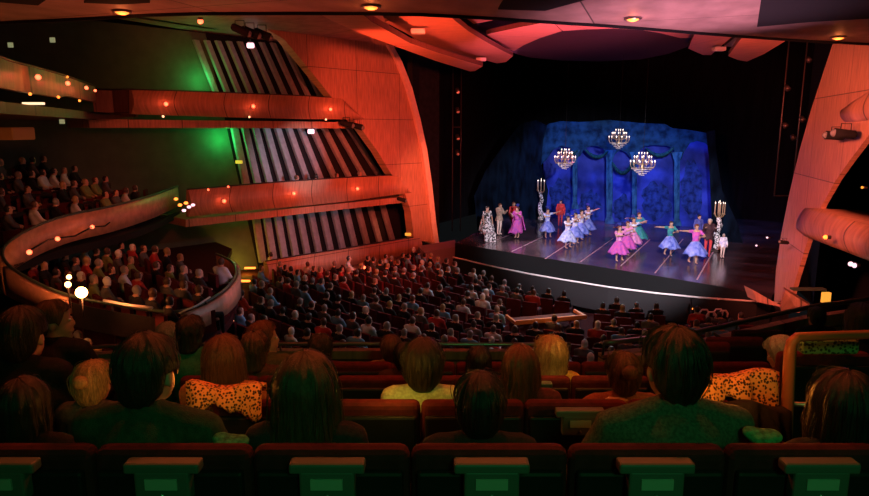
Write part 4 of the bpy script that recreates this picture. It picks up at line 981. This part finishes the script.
# left mezzanine people
n_m = 0
for row in range(4):
    kk = 0; acc = 0
    for i in range(1, 26):
        d = A[min(i+1,len(A)-1)]-A[i-1]; n = Vector((-d.y, d.x, 0)).normalized(); 
        if n.dot(Vector((-1,.3,0))) < 0: n = -n
        acc += (A[i]-A[i-1]).length
        if acc < .62: continue
        acc = 0
        p = Vector((A[i].x, A[i].y, 0))+n*(.75+.95*row); p.z = 2.25+.34*row
        h = proj(p+V(0,0,1.2))
        if not h or h[0] < -8 or h[0] > 172: continue
        if (p-LW.p).dot(LW.n) < -2 : continue
        kk += 1
        o = bpy.data.objects.new('auditorium_chair', SEATME); C.objects.link(o); o.location = p; o.rotation_euler = (0,0,face(p)); tag(o, 'dark chair on the left mezzanine, %s from right in %s row' % (nth(kk-1), nth(row)), 'chair', 'chairs on the left mezzanine')
        if random.random() < .62:
            hair = random.choice(['grey','brown','black','brown','blond']); clo = random.choice(['black','black','black','grey','olive','white','grey'])
            n_m += 1; spectator(p, face(p)+random.uniform(-.4,.4), hair, clo, random.randrange(3), '%s-haired spectator in %s, left mezzanine, %s from right in %s row' % (hair, clo, nth(kk-1), nth(row)), 'spectators on the left mezzanine', 1)
b_ = None
for row in range(1, 4):
    pts = []
    for i in range(1, 26):
        d = A[min(i+1,len(A)-1)]-A[i-1]; n = Vector((-d.y, d.x, 0)).normalized()
        if n.dot(Vector((-1,.3,0))) < 0: n = -n
        pts.append(Vector((A[i].x, A[i].y, 0))+n*(.95*row+.15))
    b = MB(); b.loft([[p+V(0,0,2.2), p+V(0,0,2.25+.34*row), p+V(-.9,.3,2.25+.34*row), p+V(-.9,.3,2.2)] for p in pts]); struct(b.build('floor_mezzanine_step', BLACK), 'dark step of the left mezzanine')
# box people in the side tiers
for i, (x, y, zf, hair, clo, l) in enumerate([(297,184,2.15,'brown','white','in white'),(317,190,2.15,'black','black','in black, second from the left'),(337,187,2.15,'brown','red','in red'),(360,186,2.15,'grey','grey','in grey, rightmost'),(271,250,-1.0,'black','white','in white at the left end of the lowest box')]):
    p = VP((LW.p.x, LW.p.y), (LW.d.x, LW.d.y), -.6).at(x, y); p.z = zf
    spectator(p, face(p)+.3, hair, clo, i % 3, 'lone spectator %s%s' % (l, ' on the middle side balcony' if i < 4 else ''), None, 1.05)
    o = bpy.data.objects.new('auditorium_chair', SEATME); C.objects.link(o); o.location = p; o.rotation_euler = (0,0,face(p)+.3); tag(o, 'dark chair under the lone spectator %s' % l, 'chair')
# mixing desk in the stalls
p = at_z(551, 321, .3); p0 = at_z(516, 322, .25); p1_ = at_z(586, 316, .25)
t = empty('sound_desk', (p0+p1_)/2-V(0,0,.9)); d = (p1_-p0); L = d.length; rz = math.atan2(d.y, d.x); t.rotation_euler = (0,0,rz)
OR = mat('orange_desk_edge', (.75,.3,.1), .5)
MB().box((0,0,.88), (L,.06,.12)).build('front_edge', OR, t); MB().box((0,.35,.8), (L*.9,.6,.05)).build('desk_top', mat('desk_red', (.08,.02,.015), .8), t)
for s in (-1, 1): MB().box((s*L/2,.35,.87), (.06,.7,.08)).build('side_edge', OR, t); MB().box((s*L*.4,.4,.3), (.06,.06,.6)).build('leg', DMETAL, t)
tag(t, 'orange-edged sound desk enclosure among the stalls seats', 'desk'); light('desk_lamp', 'POINT', (p0+p1_)/2+V(0,-.3,.7), (1,.35,.08), 10, .1)
o = light('desk_lamp', 'POINT', (p0+p1_)/2+V(0,.5,.8), (1,.35,.08), 26, .1)
wall_lamp(at_z(364.5, 267, 0), LAMPR, .06, 'small red lamp over the front left stalls', None, 3, nrm=(0,-1,0))
# pit: music stands
WH = mat('pale_chair_tube', (.65,.5,.48), .4)
for i, (x, y) in enumerate([(704,316),(711,318.5),(718,315.5),(723,317)]):
    p = at_z(x, y, -.7); t = empty('pit_chair', p-V(0,0,.6)); pts = [(-.14,0,.6),(-.15,0,.72),(-.08,0,.82),(.08,0,.82),(.15,0,.72),(.14,0,.6)]
    MB().tube(pts, .03, 6).build('back_hoop', WH, t, True); MB().box((0,.15,.42), (.36,.34,.05)).build('seat', DMETAL, t)
    for q in (-.15, .15): MB().tube([(q,0,0),(q,0,.6)], .015, 6).build('leg', DMETAL, t)
    tag(t, 'pale hoop-backed chair by the right end of the pit, '+['leftmost','second from left','third from left','rightmost'][i], 'chair', 'hoop-backed chairs at the pit')
for i, (x, y) in enumerate([(691,308),(690.5,321.5)]):
    wall_lamp(at_z(x, y, -.3), LAMPO, .028, 'tiny orange lamp at the right end of the stalls, '+['upper','lower'][i], None, 0)
o = MB().tube([at_z(691,322,-.3), at_z(691,302,-.3)+V(0,0,.1)], .03, 6).build('lamp_post', BLACK); recenter(o); tag(o, 'thin dark post carrying the tiny orange lamps near the pit', 'post')
for i, x in enumerate((549, 559.5, 613)):
    p = at_z(x, [263,266,280][i], -.6)+S*1.2; o = MB().tube([(0,0,0),(0,0,.75)], .03, 6).build('pit_post', mat('pale_post_%d' % i, (.5,.45,.48), .5) , loc=V(p.x,p.y,-.9)); tag(o, 'slim pale post standing in the orchestra pit, %s' % ['leftmost','middle','rightmost'][i], 'post')
# ------------------------------------------------------------------ dancers
STD = dict(pelvis=(0,0,.95), chest=(0,-.01,1.22), sl=(-.16,-.01,1.38), sr=(.16,-.01,1.38), neck=(0,0,1.42), head=(0,.02,1.565),
           el=(-.36,.1,1.3), er=(.36,.1,1.3), hl=(-.5,.28,1.2), hr=(.5,.28,1.2), kl=(-.09,.03,.52), kr=(.09,.03,.52), al=(-.07,-.02,.11), ar=(.08,-.02,.11), wide=.84, hs=1.0, yaw=0, tilt=0, roll=0)
POSE = {
 'open': {}, 'side': {'el': (-.38,.0,1.42), 'hl': (-.62,.05,1.5), 'er': (.25,.22,1.25), 'hr': (.05,.34,1.28), 'kl': (-.14,.16,.55), 'al': (-.2,-.05,.14)},
 'reach': {'er': (.4,.05,1.4), 'hr': (.66,.08,1.42), 'el': (-.3,.16,1.2), 'hl': (-.08,.32,1.2), 'kr': (.15,.12,.53), 'ar': (.2,-.1,.16)},
 'up': {'el': (-.28,.05,1.55), 'hl': (-.12,.1,1.8), 'er': (.3,.15,1.2), 'hr': (.1,.3,1.1), 'kl': (-.1,.2,.56), 'al': (-.1,-.05,.2)},
 'bent': {'el': (-.24,.12,1.15), 'hl': (-.2,.36,1.3), 'er': (.24,.14,1.15), 'hr': (.2,.38,1.32), 'chest': (0,.03,1.21), 'head': (0,.07,1.55), 'neck': (0,.03,1.42)},
 'stand': {'el': (-.24,.0,1.12), 'hl': (-.24,.1,.88), 'er': (.24,.0,1.12), 'hr': (.24,.1,.88)},
}
DC = {}
def dcloth(name, c, c2=None, vs=9): 
    if name not in DC: DC[name] = mat(name, c, .7, col2=c2 or tuple(q*.6 for q in c), vscale=vs, spec=.3)
    return DC[name]
def skirt(b, P, top=.98, bot=.45, r0=.135, r1=.42, seed=0, asym=0, n=36, mi=0):
    rnd = random.Random(seed); ph = rnd.uniform(0, 6); rings = []
    for i in range(9):
        q = i/8; z = top+(bot-top)*q; r = r0+(r1-r0)*(q**.8)
        rings.append([Vector((P['pelvis'][0]+math.cos(2*PI*j/n)*r*(1+.14*q*math.sin(2*PI*j*9/n+ph))+asym*q*q, P['pelvis'][1]+math.sin(2*PI*j/n)*r*(1+.14*q*math.sin(2*PI*j*9/n+ph)), z+.04*q*math.sin(2*PI*j*5/n+ph))) for j in range(n)])
    inner = [[Vector((P['pelvis'][0]+(v.x-P['pelvis'][0])*.94, v.y*.94, v.z+.004)) for v in r] for r in reversed(rings)]
    return b.loft(rings+inner, mi, cap=True)
def dancer(x, y, topy, pose, face_px, dress, label, skirtc=None, plume=None, hairc='dark', men=False, cape=False, group=None, seed=0, tights=None, asym=0, arms_c=None):
    p = at_z(x, y, 0); d = proj(p)[2]; top = at_y(x, topy, p.y).z
    s = max(.9, min(1.12, (top)/(1.7+(.16 if plume else 0))))
    P = dict(STD); P.update(POSE[pose])
    if men: P['wide'] = .95
    t = empty('dancer', (p.x, p.y, .01), math.radians(face_px)); t.scale = (s,s,s)
    me = remesh(body_mb(P, fingers=True), .016, 3, 'body')
    leg = tights or SKIN
    paint(me, [SKIN, leg, arms_c or SKIN], lambda c: 1 if c.z < .95 and abs(c.x) < .25 else 0)
    o = bpy.data.objects.new('body', me); C.objects.link(o); o.parent = t
    if men:
        g = remesh(body_mb(P, .022, head=False, legs=False, fingers=False), .022, 3, 'coat'); 
        paint(g, [dress], lambda c: 0); o = bpy.data.objects.new('coat', g); C.objects.link(o); o.parent = t
        b = MB(); skirt(b, P, 1.02, .78, .15, .2, seed); b.build('coat_tail', dress, t, True)
    else:
        b = MB(); b.loft([[Vector((math.cos(2*PI*j/20)*rx, P['chest'][1]+math.sin(2*PI*j/20)*ry, z)) for j in range(20)] for rx, ry, z in ((.15,.12,.96),(.125,.105,1.06),(.15,.12,1.18),(.155,.125,1.28),(.15,.10,1.34),(.12,.08,1.36))]); b.build('bodice', dress, t, True)
        b = MB(); skirt(b, P, seed=seed, asym=asym, r1=.46 if not cape else .36, bot=.42 if not cape else .3); b.build('skirt', skirtc or dress, t, True)
        for s_, k in ((-1,'l'),(1,'r')):
            sh = Vector(P['s'+k]); e = Vector(P['e'+k]); MB().limb(sh, sh.lerp(e, .55), .075, .06).build('sleeve', dress, t, True)
    if cape:
        b = MB(); rings = []
        for i in range(8):
            q = i/7; z = 1.4-q*.95; r = .17+.24*q
            rings.append([Vector((math.cos(PI+PI*j/12)*r*(1+.08*math.sin(j*2)), -.03+math.sin(PI+PI*j/12)*r*.9, z)) for j in range(13)])
        b.loft(rings, closed=False); o = b.build('cape', skirtc or dress, t, True); m = o.modifiers.new('s', 'SOLIDIFY'); m.thickness = .015
    hair_mb(P, 'bun' if not men else 'short', seed+3, 1.0, 0).build('hair', HM[hairc], t, True)
    R = head_rot(P)
    for s_ in (-1, 1): MB().ell(Vector(P['head'])+R @ Vector((.03*s_,.08,.008)), (.012,.008,.009), seg=8, rings=5).build('eye', EYEW, t, True)
    if plume:
        b = MB(); hc = Vector(P['head'])
        for k in range(7):
            a = -.5+k/6; b.tube([hc+Vector((a*.03,-.02,.1)), hc+Vector((a*.12,-.06,.19)), hc+Vector((a*.2,-.1,.25+.02*math.cos(a*3)))], [.012,.032,.008], 6)
        b.build('plume', plume, t, True)
    tag(t, label, 'dancer', group); return t
WB = dcloth('pale_blue_tulle', (.62,.68,.95), (.25,.32,.85)); BW = dcloth('deep_blue_tulle', (.08,.13,.62), (.32,.38,.85), 5); MG = dcloth('magenta_silk', (.62,.10,.42), (.4,.08,.5)); PK = dcloth('pink_silk', (.85,.3,.55), (.5,.2,.6))
GRN = dcloth('green_satin', (.04,.32,.28), (.03,.15,.3)); NB_ = dcloth('navy_plume', (.03,.05,.35)); RD = dcloth('red_coat_cloth', (.62,.05,.05)); WT = dcloth('white_satin', (.85,.85,.95), (.5,.5,.85)); TEA = dcloth('teal_satin', (.05,.35,.4), (.05,.1,.5))
HAR = mat('black_white_harlequin', (.85,.85,.9), .6, vscale=14, col2=(.02,.02,.03), kind='sharp'); TIG = mat('pale_tights', (.75,.6,.55), .7); RTI = mat('red_tights', (.6,.05,.06), .7); DKC = dcloth('dark_coat_cloth', (.05,.02,.03))
dancer(487,239.5,206,'stand',200,HAR,'figure in black and white patterned cloak, leftmost on the stage', None, None, 'black', cape=True, seed=1)
o = bevel(MB().box((0,0,.21), (.55,.45,.42)).build('patterned_box', HAR, loc=at_z(490,241.5,0)+V(0,0,.005)), .02); tag(o, 'black and white patterned box in front of the cloaked figure', 'box')
dancer(499,235,203,'bent',215,dcloth('tan_doublet', (.5,.35,.28)),'slim man in tan with bent arms, beside the cloaked figure', None, None, 'auburn', men=True, tights=TIG, seed=2)
dancer(517,238.5,203,'bent',150,MG,'woman in a long magenta dress with plumed hair, left of the stage', MG, NB_, 'auburn', seed=3, asym=.12, cape=True)
dancer(513,233,202,'stand',200,RD,'red-haired man half hidden behind the magenta dress', None, None, 'auburn', men=True, tights=BLACK, seed=4)
dancer(547,238.5,206,'side',190,WB,'lone dancer in blue and white by the left candelabrum', BW, NB_, 'dark', seed=5, asym=-.05)
dancer(560,227,200,'stand',170,RD,'man in a red coat standing upstage beneath the left chandelier', None, None, 'black', men=True, tights=RTI, seed=6)
for i, (x, y, ty, l) in enumerate([(567,249,216,'nearest of the line of four in white and blue'),(574.5,244.5,211,'second nearest of the line of four in white and blue'),(580.5,240.5,208,'third nearest of the line of four in white and blue'),(587,236.5,203,'farthest of the line of four in white and blue')]):
    dancer(x, y, ty, 'side' if i != 2 else 'reach', 205, WT, 'ballerina, '+l, BW if i else WB, NB_, 'dark', seed=7+i, group='line of four dancers')
for i, (x, y, ty, d, sk, l) in enumerate([(618,262,225,PK,MG,'nearest of the line of four right of centre, pink dress'),(626,256,219,PK,MG,'second nearest of the line right of centre, pale pink dress'),(632,251,216,WT,PK,'third nearest of the line right of centre, white bodice'),(637.5,246.5,209,TEA,GRN,'farthest of the line right of centre, teal and green')]):
    dancer(x, y, ty, ['side','reach','side','reach'][i], 190, d, 'ballerina, '+l, sk, NB_, 'auburn', seed=12+i, group='line of four dancers right of centre')
dancer(669,256.5,221,'reach',180,GRN,'ballerina in green bodice and blue skirt reaching right', BW, None, 'dark', seed=17)
dancer(694,264.5,224,'reach',180,MG,'ballerina in magenta bodice and blue skirt, nearest right', BW, None, 'auburn', seed=18, asym=-.03)
dancer(697,247,215,'stand',190,dcloth('blue_coat_cloth', (.1,.12,.5)),'man in a blue coat behind the magenta ballerina', None, None, 'black', men=True, tights=TIG, seed=19)
dancer(707,257.5,218,'bent',165,DKC,'man with white wig, dark coat and red legs by the right candelabrum', None, None, 'white', men=True, tights=RTI, seed=20)
# candelabra on patterned columns
BRK = mat('bouquet_red', (.7,.05,.07), .7)
def candelabrum(x, y, ytop, label, lean=0):
    p = at_z(x, y, 0); H = at_y(x, ytop, p.y).z; t = empty('candelabrum', (p.x, p.y, .005)); b = MB()
    b.lathe([(.28,0),(.28,.06),(.16,.1)], n=14); b.build('base', DMETAL, t, True)
    b = MB(); pts = [Vector((.06*math.sin(k*.9), .05*math.cos(k*.9)-.05, .1+(H*.66-.1)*k/12)) for k in range(13)]; b.tube(pts, [.15-.006*k+.03*(k % 2) for k in range(13)], 12); b.build('column', HAR, t, True)
    b = MB(); z0 = H*.66; b.tube([(0,0,z0-.05),(0,0,H*.9)], .03, 8)
    tips = [(0,0,H*.9)]
    for k in range(6):
        a = 2*PI*k/6+.3; r = .19+.04*(k % 2); pts = [(math.cos(a)*r*q, math.sin(a)*r*q, z0+.05-.1*math.sin(PI*q)+.12*q) for q in (0,.25,.5,.75,1)]; b.tube(pts, .022, 6)
        tips.append((math.cos(a)*r, math.sin(a)*r, z0+.17)); b.ell(tips[-1], (.05,.05,.03), seg=8, rings=4)
    b.build('arms', GOLD, t, True)
    for q in tips:
        c = MB().tube([q, (q[0],q[1],q[2]+(H-q[2])*(.72 if q[2] < H*.85 else .6))], .019, 8).build('candle', mat('candle_wax', (.55,.38,.25), .5) if 'candle_wax' not in bpy.data.materials else bpy.data.materials['candle_wax'], t, True)
        MB().ell((q[0],q[1],q[2]+(H-q[2])*(.72 if q[2] < H*.85 else .6)+.04), (.018,.018,.04), seg=8, rings=6).build('flame', CANDLE, c, True)
    return tag(t, label, 'candelabrum')
candelabrum(540,221.5,178,'tall candelabrum on a black and white column, left side of the stage')
candelabrum(716,251,200,'tall candelabrum on a black and white column, right side of the stage')
dancer(722,258,238,'stand',180,WT,'small pale figure at the foot of the right candelabrum', None, None, 'white', men=True, tights=TIG, seed=21).scale = (.62,.62,.62)
def chandelier(x, y, yy, r, label, full=True):
    p = at_y(x, y, yy); t = empty('chandelier', p); b = MB()
    b.lathe([(.02,.5*r),(.06*r,.45*r),(.05*r,.2*r),(.14*r,.1*r),(.1*r,-.1*r),(.16*r,-.35*r),(.08*r,-.6*r),(.03*r,-.8*r),(.01,-.9*r)], n=12); b.build('stem', GOLD, t, True)
    tips = []; b = MB()
    for lvl, (n, rr, z) in enumerate([(12, r, -.1*r), (8, r*.68, .28*r), (4, r*.35, .58*r)]):
        for k in range(n):
            a = 2*PI*(k+.5*lvl)/n; q = (math.cos(a)*rr, math.sin(a)*rr, z+.08*r)
            b.tube([(0,0,z-.15*r), (math.cos(a)*rr*.5, math.sin(a)*rr*.5, z-.25*r), (math.cos(a)*rr*.9, math.sin(a)*rr*.9, z-.12*r), q], .012, 5); tips.append(q)
    b.build('arms', GOLD, t, True)
    for q in tips:
        MB().tube([q, (q[0],q[1],q[2]+.24*r)], .014, 6).build('candle', bpy.data.materials['candle_wax'], t, True)
        MB().ell((q[0],q[1],q[2]+.24*r+.05), (.022,.022,.04), seg=8, rings=5).build('flame', CANDLE, t, True)
    pts = [(math.cos(2*PI*k/60*4)*r*(.95-.8*k/60), math.sin(2*PI*k/60*4)*r*(.95-.8*k/60), -.22*r-.65*r*k/60) for k in range(61)]
    MB().tube(pts, [.006+.02*(k % 2) for k in range(61)], 5).build('crystal_garland', GLASSB, t, True)
    MB().tube([(0,0,.5*r),(0,0,4.5)], .008, 4).build('cord', BLACK, t)
    return tag(t, label, 'chandelier', 'chandeliers over the stage')
q = at_z(600,250,0)
chandelier(565,160,31,.5,'lit candle chandelier over the left half of the stage')
chandelier(619,140,31,.48,'highest and dimmest candle chandelier, middle of the three')
chandelier(642.5,165,28,.52,'lit candle chandelier over the right half of the stage, lowest')
# ------------------------------------------------------------------ lights of the house
RED = (1, .10, .045)
light('house_red_wash', 'SPOT', V(2, 12, 6.9), RED, 12000, .3, lwp(398, 115), 36, .8)
light('house_red_wash', 'SPOT', V(1, 14, 5.5), RED, 5200, .3, lwp(350, 225), 44, .8)
light('house_red_wash', 'SPOT', V(-4, 11, 6.6), RED, 1000, .3, lwp(220, 170), 50, .9)
light('panel_edge_wash', 'SPOT', V(6, 22, 7), (1,.2,.09), 5000, .2, lwp(428, 190), 26, .8)
light('house_red_wash', 'SPOT', V(2, 9, 6.0), (1,.19,.11), 8500, .3, rwp(815, 170), 46, .8)
light('house_red_wash', 'SPOT', V(4, 14, 5.5), (1,.16,.09), 1800, .3, rwp(785, 290), 26, .8)
light('reflector_wash', 'SPOT', V(-3, 16, 4.0), (1,.085,.03), 3800, .3, at_z(420, 45, 8), 62, .8)
light('reflector_wash_pink', 'SPOT', V(5, 17, 2.5), (1,.15,.24), 8500, .3, at_z(570, 32, 8.8), 50, .8)
light('reflector_wash', 'SPOT', V(7, 14, 4), (1,.13,.08), 4600, .3, at_z(735, 45, 8.5), 40, .8)
light('balcony_underside_wash', 'SPOT', V(3.8, 9.5, 2.2), (1,.42,.62), 2000, .4, at_z(690, 14, SZ), 58, .95)
light('ceiling_wash_red', 'SPOT', V(-3.5, 11, 3.2), (1,.12,.07), 260, .4, at_z(250, 5, SZ), 100, .95)
light('ceiling_wash_red', 'SPOT', V(-6, 16, 6.5), (1,.10,.04), 900, .4, at_z(230, 20, 9.2), 56, .95)
# green lamps in the side bays
GL = VP((LW.p.x, LW.p.y), (LW.d.x, LW.d.y), -1.5)
GR = (.03, 1, .16)
light('bay_green_lamp', 'POINT', LR.at(221, 139)+NL*.45, GR, 50, .08)
light('bay_green_lamp', 'POINT', LR.at(243, 212)+NL*.45, GR, 50, .08)
light('bay_green_lamp', 'POINT', LR.at(200, 80)+NL*.45, GR, 34, .3)
light('bay_yellow_lamp', 'POINT', GL.at(246, 268), (1,.55,.04), 40, .1)
light('bay_slat_wash', 'SPOT', V(-1, 20, 4.2), (.75,.85,1), 1700, .2, LR.at(285, 158), 24, .8)
light('bay_slat_wash', 'SPOT', V(-1, 20, 2.5), (.95,.7,.8), 800, .2, LR.at(310, 235), 30, .8)
# stage light
SC = (E[0]+E[-1])/2+S*5
def gobo(o, scale, lo=.45, hi=.62):
    l = o.data; l.use_nodes = True; nt = l.node_tree; em = nt.nodes['Emission']; tc = nt.nodes.new('ShaderNodeTexCoord'); n = nt.nodes.new('ShaderNodeTexNoise'); n.inputs['Scale'].default_value = scale
    r = nt.nodes.new('ShaderNodeMapRange'); r.inputs[1].default_value = lo; r.inputs[2].default_value = hi; r.inputs[3].default_value = .05; r.inputs[4].default_value = 1.8
    nt.links.new(tc.outputs['Normal'], n.inputs['Vector']); nt.links.new(n.outputs['Fac'], r.inputs[0]); nt.links.new(r.outputs[0], em.inputs['Strength'])
for k, (u, v, c, e) in enumerate([(-5,-1,(1,.22,.75),14000),(0,-2,(1,.3,.75),6500),(5,-1,(1,.55,.6),4200)]):
    p = SC+T*u+S*(v-2)+V(0,0,9.2); gobo(light('stage_top_light', 'SPOT', p, c, e, .25, SC+T*u*.8+S*1, 62, .7), 9)
light('stage_front_light', 'SPOT', V(5, 10, 6.7), (1,.88,.95), 16000, .15, SC+V(0,0,.6)-T*.5, 36, .5)
light('stage_side_light', 'SPOT', SC-T*9+V(0,0,3.5)-S*3, (1,.75,.95), 2600, .2, SC+T*2+V(0,0,.5)-S*2, 60, .7)
light('stage_side_light', 'SPOT', SC+T*9.5+V(0,0,3.0)-S*3, (.85,.75,1), 2600, .2, SC-T*2+V(0,0,.5)-S*2, 60, .7)
bc = BD.p
for u, e in ((-2.5, 900), (1.5, 1000), (5.0, 800)):
    q = bc+T*u; gobo(light('backdrop_blue_wash', 'SPOT', q-S*3.4+V(0,0,8.4), (.12,.26,1), e, .4, q+V(0,0,2.0), 76, .9), 4, .3, .6)
light('sky_cloth_wash', 'AREA', bc+T*1+S*.5+V(0,0,6.6), (.06,.16,1), 60, 9, bc+T*1+S*1.3+V(0,0,1.5), sy=.3)
# spill on the stalls
light('stalls_stage_spill', 'SPOT', SC-S*2.5+V(0,0,8.2), (.72,.88,1), 2600, .3, MID-axis*5-T*1, 62, .8)
light('stalls_stage_spill', 'SPOT', SC+T*6-S*3+V(0,0,8.2), (.72,.88,1), 1500, .3, MID-axis*7-T*4, 60, .8)
light('stalls_red_wash', 'SPOT', V(0, 14, 6.6), (1,.12,.07), 60, .3, V(0, 19, -.6), 100, .9)
# near balcony: added unseen red spots ahead, unseen green fill behind the camera
for x, y, e in ((-2.0, 4.3, 120), (0.2, 4.1, 150), (2.0, 4.3, 120)):
    light('near_red_fill', 'SPOT', V(x, y, 6.95), (1,.12,.03), e*.8, .1, V(x*.8, y-1.1, 4.2), 110, .7)
light('near_green_fill', 'SPOT', V(.8, -1.6, 6.6), (.08,1,.25), 85, .3, V(.4, 2.2, 4.6), 75, .9)
light('near_green_fill', 'POINT', V(.7, .55, 5.15), (.3,1,.45), .55, .1)  # unseen point added to brighten the caption units
light('near_orange_fill', 'POINT', at_y(735, 372, 2.45), (1,.27,.03), 3.2, .04)  # unseen orange point put close to the leopard cloth to light it
light('near_orange_fill', 'POINT', at_y(215, 378, 2.5), (1,.27,.03), 1.6, .04)
light('near_orange_fill', 'POINT', at_y(100, 400, 2.75), (1,.3,.04), .8, .04)
light('near_orange_fill', 'POINT', at_y(392, 380, 2.75), (1,.5,.05), 1.8, .04)  # added point without a fitting, brightens the pale collar
light('near_orange_fill', 'POINT', at_y(575, 340, 3.7), (1,.5,.08), 2.2, .04)  # added point without a fitting, beside the fluffy blond hair
light('ring_pink_spill', 'SPOT', V(-1, 14, 4), (1,.4,.5), 300, .2, at_z(222, 290, 1.4), 30, .8)
light('ring_red_spill', 'SPOT', V(-4, 10, 6.5), (1,.2,.08), 900, .3, at_z(95, 228, 2.6), 30, .9)
